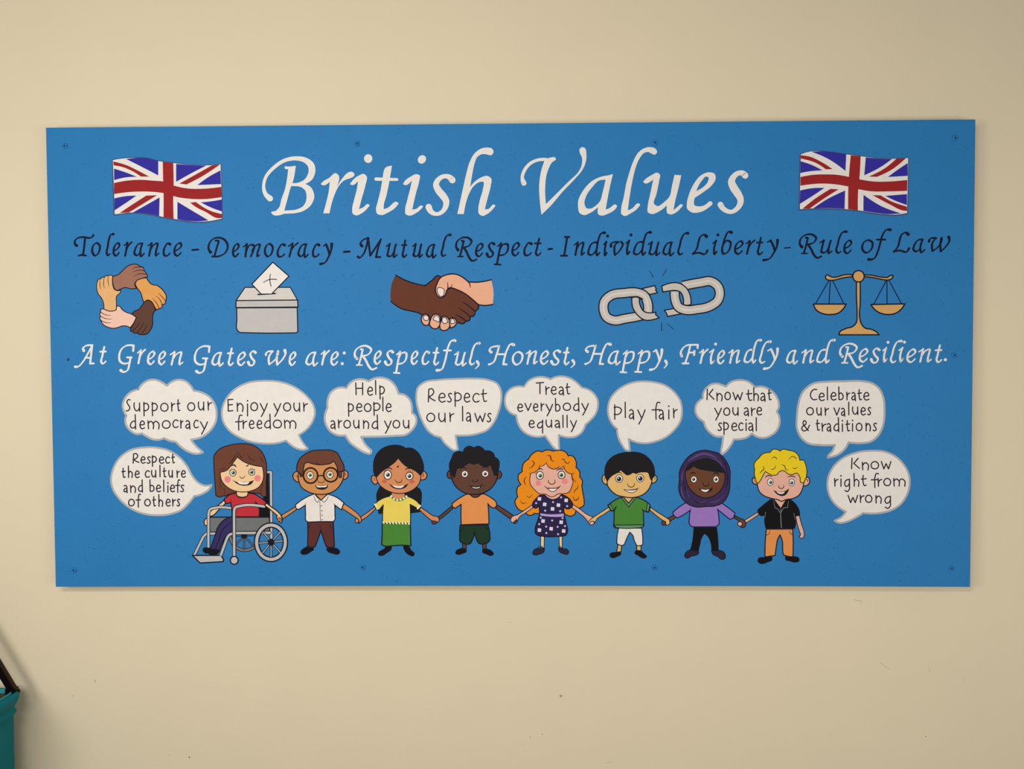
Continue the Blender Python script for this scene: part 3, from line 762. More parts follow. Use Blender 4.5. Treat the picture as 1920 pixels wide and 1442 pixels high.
# the red-haired girl
child('girl with long curly orange hair and flowered navy dress')
V(950, 830, 12)
S('hair')
FO('hairorange', 24, '490,375! 560,270 700,188 800,208! 900,165 1040,190! 1110,178 1260,180 1340,222 1380,290! 1480,300 1560,420 1560,560! 1625,620 1645,770! 1700,850 1690,970! 1710,1100 1742,1300 1740,1400 1630,1475! 1564,1530 1540,1600 1440,1655 1316,1610! 1100,1300! 720,1592! 680,1600 630,1588! 540,1637 450,1609 427,1535! 315,1530 220,1440 186,1320 250,1215! 225,1100 250,1000 320,945! 260,830 270,720 350,655! 350,560 400,440')
V(950, 920, 10.667)
S('arm')
FO('sk_rose', 16, '515,280! 380,375 220,480 100,530 80,600 110,640 160,610 195,575! 215,610! 250,535 390,437 530,338!')
FO('sk_rose', 16, '1325,278! 1460,365 1600,470 1730,530! 1650,660! 1560,540 1420,425 1305,340!')
S('leg')
FO('sk_cream', 16, '680,900! 752,900! 748,1150! 680,1130!')
FO('sk_cream', 16, '1045,900! 1110,900! 1112,1150! 1055,1140!')
S('shoe#0')
FO('shoeplum', 16, '640,1150 700,1165 750,1150 740,1230 640,1275 570,1290 522,1260 540,1200')
O('ink', 9, '640,1150 635,1112 665,1130 690,1150')
O('ink', 9, '690,1150 705,1105 722,1150')
S('shoe#1')
FO('shoeplum', 16, '1040,1140 1110,1165 1200,1170 1242,1230 1220,1270 1130,1260 1050,1210')
O('ink', 9, '1058,1150 1072,1108 1092,1155')
O('ink', 9, '1095,1160 1112,1120 1122,1160')
S('neck')
F('sk_rose', '740,60! 1080,60! 1030,150 920,182 830,155')
S('dress')
FO('navy', 20, '660,92! 580,170 518,260 522,320 580,352 645,300! 662,460! 620,600 572,750 582,860 645,905! 850,922 1100,912! 1190,885 1218,800 1190,650 1148,470! 1140,320! 1220,368 1290,338 1320,260! 1270,180 1180,110 1095,78! 1020,150 920,180 830,150 760,88!', 'navydark')
F('belt', '668,452! 800,472 1000,472 1140,458! 1142,518! 950,525 680,498!')
for x, y in ((655, 165), (1190, 195), (760, 275), (1035, 290), (918, 365), (728, 608), (1090, 632), (890, 762), (655, 790), (1140, 808)):
    for a in range(4):
        E('flower', x + 24 * math.cos(.9 + a * 1.57), y + 24 * math.sin(.9 + a * 1.57), 19)
D('flowerdot', 20, '590,250 928,230 1088,135 1210,310 770,400 1070,410 682,540 1118,550 910,597 650,670 790,720 1020,725 1168,710 795,848 1028,872')
V(950, 830, 12)
S('face')
FO('sk_rose', 18, '880,420 960,560 1050,540 1150,520 1280,500! 1330,640 1460,700! 1470,800 1490,880 1460,1000 1400,1110 1280,1150 1160,1152 1050,1213 980,1213 880,1162 740,1150 620,1050 530,930 520,830 545,690! 680,640 740,560 800,500', 'darkrust')
S('hair')
F('hairorange', '490,660! 560,690 680,650 740,560! 830,520 895,450! 960,560 1050,588 1150,560 1190,520! 1240,560 1290,520! 1340,640 1440,705 1530,690! 1500,400 1100,300 600,350')
for q, w in (('510,690:.5 620,670 720,590 748,500:.5', 18), ('745,540:.5 830,512 908,435:.5', 18), ('890,465:.6 960,560 1050,595 1150,568 1190,520:.4', 20), ('1160,560:.5 1235,558 1305,515:.5', 16), ('1280,560:.6 1340,650 1430,702 1530,688:.4', 18),
             ('560,410:.5 620,450 592,520 510,580:.5', 22), ('915,292:.4 980,300 1000,380 1062,430:.4', 26), ('1225,385:.5 1282,370 1320,440 1380,470 1412,415:.4', 18), ('440,770:.5 390,860 432,950:.5', 22), ('450,1200:.5 510,1230 575,1160:.4', 16),
             ('310,1300:.5 360,1370 435,1350:.5', 18), ('1610,950:.5 1590,1030 1530,1080 1520,1140:.5', 18), ('1490,1220:.5 1550,1300 1610,1260 1618,1210:.4', 22), ('1470,700:.5 1490,820 1565,890:.5', 18), ('1378,290:.6 1388,330:.5', 16), ('1420,1110:.6 1420,1150:.4', 14)):
    O('darkrust', w, q)
S('face')
for q in ('715,605:.5 755,585 808,608:.6', '1120,630:.5 1180,592 1270,600:.8'):
    O('hairink', 26, q)
for q in ('640,690 665,705', '665,668 685,690', '1200,625 1210,660', '1240,625 1245,655', '1285,650 1275,672', '670,815 700,800', '1320,785 1295,775'):
    O('hairink', 10, q)
eye(748, 738, 78, 90, 'ink', 'irisgreen', 44, 8, 8, 18)
eye(1235, 725, 78, 84, 'ink', 'irisgreen', 46, -4, 6, 18)
E('cheekpink', 712, 910, 62)
E('cheekpink', 1308, 873, 66, 62)
O('darkbrown', 20, '940,840:.6 940,890 980,928 1040,932 1088,895 1080,835:.6')
FO('teeth', 17, '915,1025 1030,1032 1150,1018! 1100,1080 1030,1102 970,1080', 'darkrust')
O('darkrust', 17, '840,970:.4 900,1020 1030,1028 1150,1010 1222,962:.4')
O('darkrust', 14, '870,995 915,1030')
O('darkrust', 14, '1160,1030 1205,975')

# the boy in the green V-neck
child('boy with straight black hair, green V-neck and white shorts')
V(1090, 920, 10.667)
S('arm')
FO('sk_honey', 16, '550,330! 400,430 260,520 180,580 140,650 165,680 230,610 255,620 270,650! 320,560 440,480 595,380!')
E('sk_rose', 212, 648, 46, 34, -.5, ow=14)
E('sk_choc', 1655, 645, 48, 50, ow=18)
FO('sk_honey', 17, '1380,330! 1520,430 1680,530 1760,590 1770,650 1730,690 1690,680! 1680,620 1635,600! 1500,500 1365,380!')
S('leg')
FO('sk_honey', 20, '730,1085! 810,1085! 790,1230! 708,1230!')
FO('sk_honey', 20, '1105,1090! 1195,1090! 1190,1220! 1112,1215!')
S('shoe#0')
FO('shoeblack', 16, '690,1235 785,1230 785,1275 720,1315 620,1342 575,1318 580,1260 630,1240')
S('shoe#1')
FO('shoeblack', 16, '1080,1215 1190,1205 1260,1270 1305,1320 1280,1345 1200,1338 1130,1290 1072,1258')
S('shorts')
FO('clothwhite', 20, '745,750! 1205,750! 1225,900 1228,1080! 1180,1100 1105,1095! 1060,1000 1030,900 970,832! 920,930 860,1075! 820,1095 710,1060! 718,900')
S('neck')
F('sk_honey', '820,120! 1050,120! 945,250!')
S('shirt')
FO('green', 22, '770,140! 640,210 530,295! 590,402! 645,402 690,330! 662,400 655,550 648,685! 660,735 700,748! 950,742 1190,742! 1240,710 1245,600 1238,400! 1340,435! 1375,330 1370,280! 1300,220 1110,135! 1040,140! 945,250! 840,130!')
FO('sagegreen', 15, '795,140! 840,130! 945,255! 1040,138! 1095,132! 950,330!')
FO('sagegreen', 15, '538,292! 578,270! 650,385! 600,402!')
FO('sagegreen', 15, '1325,240! 1372,285! 1340,435! 1300,400!')
FO('sagegreen', 17, '655,688! 1240,682! 1230,718 1190,740! 750,747 690,737!')
O('ink', 15, '705,310:.4 690,350 660,400')
O('ink', 15, '1205,345:.4 1220,380 1240,410')
V(1110, 835, 12.014)
S('ear')
FO('sk_honey', 24, '310,660 250,680 228,760 262,850 350,885')
FO('sk_honey', 24, '1370,682 1420,675 1465,735 1435,820 1340,850')
O('darkbrown', 16, '290,700:.5 275,760 290,810:.5')
O('darkbrown', 16, '1400,700:.5 1422,740 1410,785:.5')
S('face')
FO('sk_honey', 24, '340,800 350,900 430,1020 560,1120 720,1160 860,1180 1000,1165 1150,1110 1270,1000 1340,850 1350,700 1250,500 400,500')
eye(612, 750, 82, 86, 'darkbrown', 'irisblack', 54, -4, 8, 16, 15)
eye(1085, 742, 82, 86, 'darkbrown', 'irisblack', 54, 3, 6, 16, 15)
O('darkbrown', 18, '800,855:.6 820,920 880,942 940,920 958,850:.6')
FO('teeth', 15, '730,1005 880,1012 1030,985! 965,1045 870,1066 800,1045', 'darkbrown')
O('darkbrown', 13, '700,988:.5 790,1005 950,992 1062,958:.5')
S('hair')
FO('hairblack', 20, '290,640! 300,500 360,360 480,250 660,178 860,158 1050,168 1200,232 1330,360 1400,520 1410,680! 1370,730 1330,780! 1300,700 1270,620 1150,600 1060,610 990,638! 920,615 870,645 790,668 740,635 650,555! 590,600 540,630 450,680! 400,730 350,803! 312,740')
O('hairink', 22, '560,622 620,608 680,650:.5')

# the girl with the plait-black hair
child('girl with long black hair, yellow top and green skirt')
V(660, 920, 10.667)
S('hair')
F('hairblack', '600,-150! 520,-20 488,60 500,250 530,470! 600,460 1200,452 1370,430! 1392,200 1395,40 1370,-30! 1200,-150!')
S('arm')
FO('sk_amber', 17, '455,320! 330,420 190,515! 160,560! 200,592! 330,500 475,360!')
E('sk_dark', 1645, 625, 52, 48, ow=18)
FO('sk_amber', 17, '1380,335! 1500,420 1620,500 1720,530 1745,580 1712,635! 1690,620 1600,605! 1480,510 1345,380!')
S('shoe#0')
FO('shoeblack', 14, '680,1110 790,1110 780,1180 700,1240 610,1298 532,1285 532,1240 600,1190 660,1150')
S('shoe#1')
FO('shoeblack', 14, '1030,1110 1130,1115 1180,1190 1248,1270 1220,1308 1150,1290 1060,1210')
S('neck')
FO('sk_amber', 18, '790,30! 1050,30! 1050,140 940,178 800,140')
S('skirt')
FO('green', 24, '605,650! 1165,650! 1178,1105! 1000,1092 820,1102 640,1105 592,1080! 602,900')
S('top')
FO('yellow', 20, '790,105! 650,140 520,210 440,285! 490,375 545,385! 625,285! 612,450 610,645! 1170,650! 1170,450 1162,275! 1320,362! 1380,305! 1280,200 1100,110! 1040,170 940,200 840,165')
O('green', 34, '790,110 835,170 940,198 1040,165 1085,112', cap=False)
O('green', 30, '458,285 500,370', cap=False)
O('green', 30, '1368,300 1312,355', cap=False)
D('trimwhite', 21, '785,112 840,165 905,187 970,180 1035,155 1085,115 462,278 485,318 505,362:.8 1358,305 1335,332 1315,354')
for i in range(9):
    E('trimwhite', 632 + i * 63, 640 + 2.2 * i, 17, 28, -.6)
V(670, 825, 12)
S('ear')
FO('sk_amber', 24, '435,850 380,800 332,812 315,880 345,960 400,1000 455,965')
FO('sk_amber', 24, '1420,750 1500,705 1555,750 1565,820 1520,885 1410,890')
O('darkbrown', 16, '365,850:.5 390,880 375,920:.5')
O('darkbrown', 16, '1490,760 1475,810 1500,830:.5')
S('face')
FO('sk_amber', 20, '915,300 1150,400 1420,600 1430,800 1420,880 1390,980 1280,1100 1120,1180 940,1205 780,1180 620,1110 500,1010 440,900 420,800 420,600 700,400')
S('hair')
FO('hairblack', 22, '365,600 380,450 450,300 600,175 820,118 980,135 1090,190! 1200,182 1340,262 1440,420 1490,600 1480,700 1415,790! 1300,690 1200,640 1100,590 980,480 920,402! 850,490 720,590 560,700 430,835! 385,770')
S('face')
E('bindi', 912, 600, 23)
for q in ('640,650:.6 720,628 780,660:.7', '1075,668:.5 1120,642 1180,645:.7'):
    O('ink', 26, q)
for q in ('600,690 630,715', '625,675 650,700', '665,668 675,690', '1130,705 1140,730', '1165,685 1165,710', '1200,690 1192,720', '1250,705 1230,740', '600,870 630,860', '1260,870 1230,862'):
    O('ink', 11, q)
eye(683, 785, 84, 102, 'darkbrown', 'irisbrown', 44, 5, 0, 20, 13)
eye(1172, 812, 82, 84, 'darkbrown', 'irisbrown', 44, 0, 0, 20, 13)
E('cheekred', 610, 935, 52, 36)
E('cheekred', 1232, 940, 58, 38)
O('darkbrown', 18, '850,885:.6 885,945 940,960 990,935 1002,880:.6')
F('mouth', '698,978! 800,1030 950,1040 1060,1020 1152,978! 1080,1070 950,1108 820,1085')
F('teeth', '790,1025 930,1042 1062,1020! 1020,1065 920,1082 840,1062')

# the boy with glasses
child('boy with round glasses, white shirt and brown trousers')
V(520, 920, 11.094)
S('arm')
FO('sk_caramel', 18, '385,325! 240,420 100,500! 80,560! 125,580! 260,490 415,380!')
E('sk_amber', 1655, 625, 38, 48, ow=18)
FO('sk_caramel', 18, '1385,270! 1560,390 1700,510 1745,580 1740,650 1690,680! 1700,640 1640,565! 1500,470 1345,370!')
S('shoe#0')
FO('shoeblack', 18, '640,1165 740,1190 755,1220 700,1265 560,1328 495,1308 490,1270 550,1205')
S('shoe#1')
FO('shoeblack', 18, '1035,1195 1160,1190 1280,1235 1298,1290 1260,1322 1150,1305 1060,1270 1030,1230')
S('trousers')
FO('maroon', 24, '632,650! 1165,640! 1175,900 1188,1165! 1080,1185 1015,1160! 960,1000 905,832! 850,1000 790,1160! 700,1185 630,1155! 635,900')
O('ink', 15, '685,700:.5 672,750 645,785')
O('ink', 15, '1090,705:.5 1110,755 1150,790')
O('ink', 14, '895,720:.4 905,835')
S('neck')
F('sk_caramel', '770,50! 1060,50! 905,205!')
S('shirt')
FO('clothwhite', 22, '775,65! 640,120 500,200 378,295! 400,380 460,385! 582,300! 588,500 600,630 650,655! 900,645 1160,645! 1195,610 1198,500 1195,300! 1330,402! 1385,255! 1250,150 1050,70! 905,200!')
for q in ('758,95:.5 780,180 830,248! 875,205', '1060,95:.5 1040,170 970,243! 915,195', '780,75 840,150 900,200! 960,150 1030,75'):
    O('ink', 12, q)
O('ink', 10, '885,225 890,420 895,630')
D('buttongrey', 15, '915,318 928,418 932,512 932,605')
O('ink', 18, '583,265:.4 583,340')
O('ink', 18, '1175,262:.4 1195,310 1210,340')
V(540, 830, 12.014)
S('ear')
FO('sk_caramel', 24, '250,660 185,652 130,690 112,770 150,850 245,892')
FO('sk_caramel', 24, '1240,645 1310,632 1352,690 1348,760 1300,820 1230,830')
O('darkbrown', 16, '165,740:.5 205,750 200,805:.5')
O('darkbrown', 16, '1255,700 1292,700 1290,750:.5')
S('face')
FO('sk_caramel', 24, '350,450! 260,600 248,880 300,1000 420,1090 600,1155 750,1168 900,1150 1080,1060 1190,930 1240,820 1255,640 1150,420!')
S('hair')
FO('hairbrown', 22, '198,650! 200,520 260,370 400,250 560,182 750,167 1010,182 1100,225 1180,360 1260,540 1265,630! 1215,660 1190,790 1160,790! 1120,640 1100,540 1030,415! 950,470 850,490 700,500 560,480 430,448 375,470! 345,600 320,760 280,770! 250,680')
O('hairink', 15, '625,440:.4 700,488 790,490:.5')
S('face')
for x, y, rx, ry in ((498, 738, 74, 84), (945, 722, 72, 80)):
    eye(x, y, rx, ry, 'darkbrown', 'irisgreen', 40, 2, -4, 16)
O('darkbrown', 9, '415,680 440,690')
O('darkbrown', 11, '1000,775 1050,770:.5')
O('darkbrown', 16, '672,830:.5 680,880 740,900 800,890 825,835:.5')
F('mouth', '598,952! 640,970 720,972 900,942! 890,1010 830,1052 740,1060 650,1030 615,980')
F('teeth', '628,970! 740,980 885,955! 870,985 760,1006 660,998')
S('glasses', 'round dark brown glasses')
for x, y, rx, ry in ((508, 742, 160, 172), (962, 725, 158, 158)):
    O('glassframe', 38, ' '.join('%.0f,%.0f' % q for q in _ell(x, y, rx, ry, 0, 16)), closed=True)
O('glassframe', 28, '680,755 735,740 795,755')
O('glassframe', 22, '345,720 300,715 270,690')
O('glassframe', 22, '1120,665 1180,655 1240,640')

# the girl in the wheelchair
child('girl with brown hair and red T-shirt sitting in wheelchair')
V(350, 920, 9.143)
S('wheelchair', 'grey wheelchair with dark seat sides')
def tube(w, txt, col='frame', cap=True):
    O('ink', w + 24, txt, cap=cap)
    O(col, w, txt, cap=cap)
F('clothblack', '1235,280! 1330,60 1370,-290! 1410,-290! 1420,450! 1235,450!')
tube(36, '1370,-318! 1445,-318! 1452,830')
tube(38, '742,775 775,880 850,975 985,1020 1100,1000 1180,935', 'frameshade')
for q in ('985,780 850,915', '985,780 985,1000', '985,780 1145,950'):
    O('ink', 34, q)
    O('frameshade', 13, q)
E('ink', 985, 778, 55, 45)
O('ink', 14, '840,780 1170,775')
FO('seatgrey', 22, '385,455! 1420,455! 1425,695! 385,715!')
tube(38, '840,728 1430,722')
tube(36, '500,737 340,737! 285,790! 128,1112', cap=False)
V(350, 920, 9.143)
S('arm')
FO('sk_peach2', 18, '640,165! 500,285 400,370 380,445! 440,430 560,320 670,215!')
E('sk_peach2', 338, 540, 38, 62, .1, ow=18)
S('wheelchair')
tube(36, '760,300 480,296 405,318 374,390! 372,1000')
S('trousers')
FO('denim', 20, '790,445! 700,470 600,540 530,640 490,760 405,1000! 480,1015 560,1045! 620,880 680,780 800,715!')
O('ink', 15, '770,548:.4 660,620 590,720 565,810 490,1000:.6')
S('shoe')
FO('shoeblack', 14, '280,1030 290,988 360,982 420,1000 440,1040 400,1065 310,1065')
FO('shoeblack', 14, '365,1020 400,1000 450,1005 540,1015 555,1050 520,1088 400,1092 365,1070')
S('shirt')
FO('red', 20, '850,42! 760,60 640,150! 668,225! 755,205! 772,300 780,450! 1240,450! 1238,290 1180,200! 1280,260 1335,255! 1365,200! 1280,130 1160,60 1050,40! 1020,100 950,118 880,100')
O('ink', 15, '1165,180:.4 1200,232 1290,262 1335,252')
O('ink', 14, '758,150:.4 762,260')
S('wheelchair')
FO('frame', 22, '100,1112! 590,1110! 635,1190! 618,1218! 230,1240!')
tube(40, '800,737 735,757 685,830! 583,1115', cap=False)
tube(40, '1330,272 900,268 835,290 812,355! 815,1150')
E('frame', 815, 1195, 66, 68, ow=22)
wheel = ' '.join('%.0f,%.0f' % q for q in _ell(1445, 885, 246, 294, 0, 16))
O('ink', 98, wheel, closed=True)
O('frame', 52, wheel, closed=True)
for x, y in ((1310, 705), (1605, 710), (1645, 862), (1610, 1062), (1447, 1135), (1303, 1070), (1238, 900)):
    O('ink', 38, '1447,885 %d,%d' % (x, y), cap=False)
    O('frame', 14, '1447,885 %d,%d' % (x, y), cap=False)
E('ink', 1447, 885, 56, 62)
S('arm')
FO('sk_peach2', 18, '1365,210! 1440,270 1560,360 1620,430 1640,500 1620,550 1560,500 1540,450 1555,430! 1450,340 1340,255!')
E('sk_caramel', 1590, 492, 36, 32, .4, ow=12, ocol='darkbrown')
O('darkbrown', 9, '1580,485 1600,488 1600,505')
V(350, 820, 9.143)
S('hair')
FO('hairbrown', 16, '960,108 1150,142 1280,242 1355,400 1372,600 1362,800 1368,1010! 1280,1000 1270,972! 1050,945 850,945 660,1005! 600,1010! 580,1022 500,1000! 480,700 468,500 478,300 560,205 750,132', 'hairink')
S('neck')
FO('sk_peach2', 18, '855,900! 1045,900! 1040,1000 950,1028 865,1000')
S('face')
FO('sk_peach2', 15, '870,340! 1000,430 1150,480 1300,505! 1302,750 1240,850 1100,920 950,938 800,910 680,840 600,740 575,600! 680,570 760,490 810,420', 'hairink')
S('hair')
for q, w in (('830,295:.5 800,370 735,450:.5', 15), ('885,260:.5 920,320 958,362:.5', 13), ('1045,292:.4 1090,365 1180,402:.5', 12), ('1258,335:.5 1285,375 1308,425:.5', 12), ('575,690:.6 575,870:.5', 14), ('640,870:.6 648,990:.5', 12), ('1305,800:.6 1268,960:.5', 14), ('555,560:.5 620,545 660,520:.4', 12), ('855,250:.5 862,330', 10)):
    O('hairink', w, q)
S('face')
O('hairink', 25, '765,490:.5 815,475 842,502:.8')
O('hairink', 25, '1028,495:.8 1060,472:.6')
for q in ('725,570 755,582', '757,548 772,566', '1100,530 1108,552', '1165,542 1145,562', '1165,640 1150,625'):
    O('hairink', 9, q)
eye(793, 607, 54, 58, 'darkgreen', 'irisgreen', 34, 5, 0, 13, 9)
eye(1115, 598, 52, 54, 'darkgreen', 'irisgreen', 34, 0, 0, 13, 9)
E('cheekpink', 702, 723, 56)
E('cheekpink', 1216, 705, 56)
O('darkbrown', 14, '905,668:.6 930,695 970,697 1002,658:.6')
F('mouth', '778,725! 870,768 980,770 1080,760 1152,733! 1110,800 1000,830 900,815')
F('teeth', '868,766 980,775 1075,765! 1050,798 970,808 900,795')
# ---------------------------------------------------------------- materials
def lin(c):
    c = c / 255.0
    return c / 12.92 if c <= 0.04045 else ((c + 0.055) / 1.055) ** 2.4

MATS = {}
def material(name, rgb, rough=0.55, vary=0.06, scale=60.0, bump=0.0, bscale=250.0, spots=0.0, spec=0.5):
    """a painted or plain surface: a base colour with slight brushed variation, and a fine relief"""
    if name in MATS:
        return MATS[name]
    m = bpy.data.materials.new(name)
    m.use_nodes = True
    nt = m.node_tree
    b = nt.nodes['Principled BSDF']
    b.inputs['Roughness'].default_value = rough
    b.inputs['Specular IOR Level'].default_value = spec
    tc = nt.nodes.new('ShaderNodeTexCoord')
    n = nt.nodes.new('ShaderNodeTexNoise')
    n.inputs['Scale'].default_value = scale
    n.inputs['Detail'].default_value = 4
    nt.links.new(tc.outputs['Object'], n.inputs['Vector'])
    mr = nt.nodes.new('ShaderNodeMapRange')
    mr.inputs['To Min'].default_value = 1 - vary
    mr.inputs['To Max'].default_value = 1 + vary
    nt.links.new(n.outputs['Fac'], mr.inputs['Value'])
    mx = nt.nodes.new('ShaderNodeMix')
    mx.data_type = 'RGBA'
    mx.blend_type = 'MULTIPLY'
    mx.inputs['Factor'].default_value = 1
    mx.inputs['A'].default_value = (*rgb, 1)
    nt.links.new(mr.outputs['Result'], mx.inputs['B'])
    nt.links.new(mx.outputs['Result'], b.inputs['Base Color'])
    if bump:
        n2 = nt.nodes.new('ShaderNodeTexNoise')
        n2.inputs['Scale'].default_value = bscale
        n2.inputs['Detail'].default_value = 3
        nt.links.new(tc.outputs['Object'], n2.inputs['Vector'])
        h = n2.outputs['Fac']
        if spots:      # scattered paint nibs
            vo = nt.nodes.new('ShaderNodeTexNoise')
            vo.inputs['Scale'].default_value = 90
            vo.inputs['Detail'].default_value = 2
            nt.links.new(tc.outputs['Object'], vo.inputs['Vector'])
            r2 = nt.nodes.new('ShaderNodeMapRange')
            r2.inputs['From Min'].default_value = 0.66
            r2.inputs['From Max'].default_value = 0.80
            r2.inputs['To Max'].default_value = spots
            nt.links.new(vo.outputs['Fac'], r2.inputs['Value'])
            ad = nt.nodes.new('ShaderNodeMath')
            ad.operation = 'ADD'
            nt.links.new(h, ad.inputs[0])
            nt.links.new(r2.outputs['Result'], ad.inputs[1])
            h = ad.outputs[0]
        bp = nt.nodes.new('ShaderNodeBump')
        bp.inputs['Strength'].default_value = bump
        bp.inputs['Distance'].default_value = 0.001
        nt.links.new(h, bp.inputs['Height'])
        nt.links.new(bp.outputs['Normal'], b.inputs['Normal'])
    MATS[name] = m
    return m

LIT = 0.91          # how brightly the middle of the board is lit; paints are given by the look they have there
def paint(key):
    rgb = tuple(min(0.9, lin(c) / LIT) for c in COL[key])
    return material('paint_' + key, rgb, rough=0.65, vary=0.07, scale=45, bump=0.12, bscale=420, spec=0.1)

# ---------------------------------------------------------------- helpers
def link(o, parent=None):
    SC.collection.objects.link(o)
    if parent is not None:
        o.parent = parent
        o.matrix_parent_inverse = Matrix.Identity(4)
    return o

def abs_loc(o):
    return o.location + (abs_loc(o.parent) if o.parent else Vector())

def empty(name, loc, parent=None):
    o = bpy.data.objects.new(name, None)
    o.empty_display_size = 0.05
    o.location = Vector(loc) - (abs_loc(parent) if parent else Vector())
    return link(o, parent)

def mesh_object(name, verts, faces, mats, fmat=None, parent=None, origin=None, smooth=False):
    """verts in world metres; the object sits at ORIGIN and its mesh is stored around it"""
    org = Vector(origin) if origin is not None else Vector([sum(v[i] for v in verts) / len(verts) for i in range(3)])
    me = bpy.data.meshes.new(name)
    me.from_pydata([tuple(Vector(v) - org) for v in verts], [], faces)
    for m in mats:
        me.materials.append(m)
    if fmat:
        me.polygons.foreach_set('material_index', fmat)
    if smooth:
        me.polygons.foreach_set('use_smooth', [True] * len(me.polygons))
    me.update()
    o = bpy.data.objects.new(name, me)
    o.location = org - (abs_loc(parent) if parent else Vector())
    return link(o, parent)

def structure(o):
    o['kind'] = 'structure'
    return o

# ---------------------------------------------------------------- room
WALL_PAINT = material('cream_wall_paint', (0.785, 0.667, 0.465), rough=0.75, vary=0.025, scale=6, bump=0.25, bscale=160, spec=0.25)
FLOOR_M = material('grey_vinyl', (0.22, 0.21, 0.20), rough=0.5, vary=0.1, scale=20)
def box(x0, x1, y0, y1, z0, z1):
    v = [(x, y, z) for x in (x0, x1) for y in (y0, y1) for z in (z0, z1)]
    f = [(0, 1, 3, 2), (4, 6, 7, 5), (0, 4, 5, 1), (2, 3, 7, 6), (0, 2, 6, 4), (1, 5, 7, 3)]
    return v, f
v, f = box(-4.5, 4.5, 0.0, 0.15, 0, 3.4)
wall = structure(mesh_object('wall_back', v, f, [WALL_PAINT], origin=(0, 0, 0)))
v, f = box(-4.5, 4.5, -5.0, 0.15, -0.1, 0)
floor = structure(mesh_object('floor', v, f, [FLOOR_M], origin=(0, 0, 0)))

# small marks left on the wall: scuffs, specks and scratches, each with its own outline
SPECK = material('dark_speck', (0.20, 0.15, 0.08), rough=0.8)
RUST = material('tan_spot', (0.42, 0.30, 0.10), rough=0.8)
PALE = material('pale_scratch', (0.80, 0.72, 0.56), rough=0.8)
GREYM = material('grey_scuff', (0.50, 0.43, 0.31), rough=0.8)
def mark(pts, w, m):
    P3 = [at(u, vv, -0.0003) for u, vv in pts]
    vs_, fs = [], []
    n = len(P3)
    for i, p in enumerate(P3):
        a, b = P3[max(i - 1, 0)], P3[min(i + 1, n - 1)]
        d = (b - a).normalized() if n > 1 else Vector((1, 0, 0))
        nrm = Vector((-d.z, 0, d.x))
        k = w * (0.45 if i in (0, n - 1) else 1.0) / 2
        vs_ += [p + nrm * k, p - nrm * k]
    for i in range(n - 1):
        fs.append((2 * i, 2 * i + 1, 2 * i + 3, 2 * i + 2))
    mesh_object('scuff_mark', vs_, fs, [m], parent=wall)
def spot(u, vv, rx, ry, m):
    c = at(u, vv, -0.0003)
    n = 11
    vs_ = [c + Vector((rx * math.cos(k * 6.2832 / n) * random.uniform(.8, 1.15), 0, ry * math.sin(k * 6.2832 / n) * random.uniform(.8, 1.15))) for k in range(n)]
    mesh_object('speck', vs_, [tuple(range(n))], [m], parent=wall)
spot(1051.5, 1305, .0042, .0032, RUST)
spot(355, 1420, .0020, .0022, SPECK)
spot(1017, 1377, .0013, .0014, SPECK)
spot(994, 1382, .0012, .0014, SPECK)
spot(317, 1416, .0010, .0016, GREYM)
spot(1736, 1381, .0017, .0012, SPECK)
spot(956, 1167, .0010, .0010, SPECK)
mark([(177, 1273), (178, 1277), (178.5, 1280)], .0012, SPECK)
mark([(134, 1305), (137, 1305), (140, 1305)], .0010, SPECK)
mark([(1646, 1241), (1655, 1246), (1661, 1251), (1669, 1254)], .0010, GREYM)
mark([(1741, 1251), (1743, 1258), (1747, 1263)], .0010, GREYM)
mark([(1806, 1272), (1808, 1278)], .0016, GREYM)
mark([(1555, 1374), (1557, 1380)], .0014, GREYM)
mark([(1600, 1124), (1608, 1126), (1616, 1128), (1614, 1132)], .0018, GREYM)
mark([(1133, 1431), (1140, 1430), (1149, 1429)], .0010, GREYM)
mark([(1141, 1388), (1144, 1393), (1143, 1400)], .0010, PALE)
mark([(1151, 1135), (1152, 1140)], .0014, PALE)
mark([(1415, 1424), (1419, 1423), (1423, 1421)], .0018, PALE)
mark([(1117, 1395), (1120, 1403)], .0012, PALE)

# ---------------------------------------------------------------- the mural board
c4 = [at(85.5, 239, BOARD_FACE), at(1829.5, 223.5, BOARD_FACE), at(1819.5, 1101, BOARD_FACE), at(104, 1100.8, BOARD_FACE)]
board = empty('mural_board', ((c4[3].x + c4[2].x) / 2, BOARD_FACE / 2, (c4[3].z + c4[2].z) / 2))
board['label'] = 'large bright blue painted board screwed to the cream wall, with lettering, flags and cartoon children'
board['category'] = 'mural'
BLUE = material('board_blue_paint', tuple(lin(c) / LIT for c in (41, 117, 174)), rough=0.55, vary=0.05, scale=9, bump=0.55, bscale=330, spots=2.2, spec=0.14)
rim = []
for a, b, n in ((c4[0], c4[1], 24), (c4[1], c4[2], 12), (c4[2], c4[3], 24), (c4[3], c4[0], 12)):
    for k in range(n):
        p = a.lerp(b, k / n)
        t = k / n
        if a is c4[2]:
            p.z += .0030 * 4 * t * (1 - t)     # the lower edge bows a little
        if a is c4[0]:
            p.z += TOPBOW * 4 * t * (1 - t)
        rim.append(p)
cen = sum(rim, Vector()) / len(rim)
n = len(rim)
vv = []
for inset, y in ((0.0022, BOARD_FACE), (0.0006, BOARD_FACE + .0006), (0, BOARD_FACE + .0022), (0, BOARD_FACE + .015)):
    for p in rim:
        q = Vector((p.x, y, p.z))
        d = Vector((cen.x - p.x, 0, cen.z - p.z))
        q.x += inset * (1 if d.x > 0 else -1) * (abs(p.x - cen.x) > 1.19)
        q.z += inset * (1 if d.z > 0 else -1) * (abs(p.z - cen.z) > .59)
        vv.append(q)
ff = [tuple(range(n - 1, -1, -1)), tuple(range(3 * n, 4 * n))]
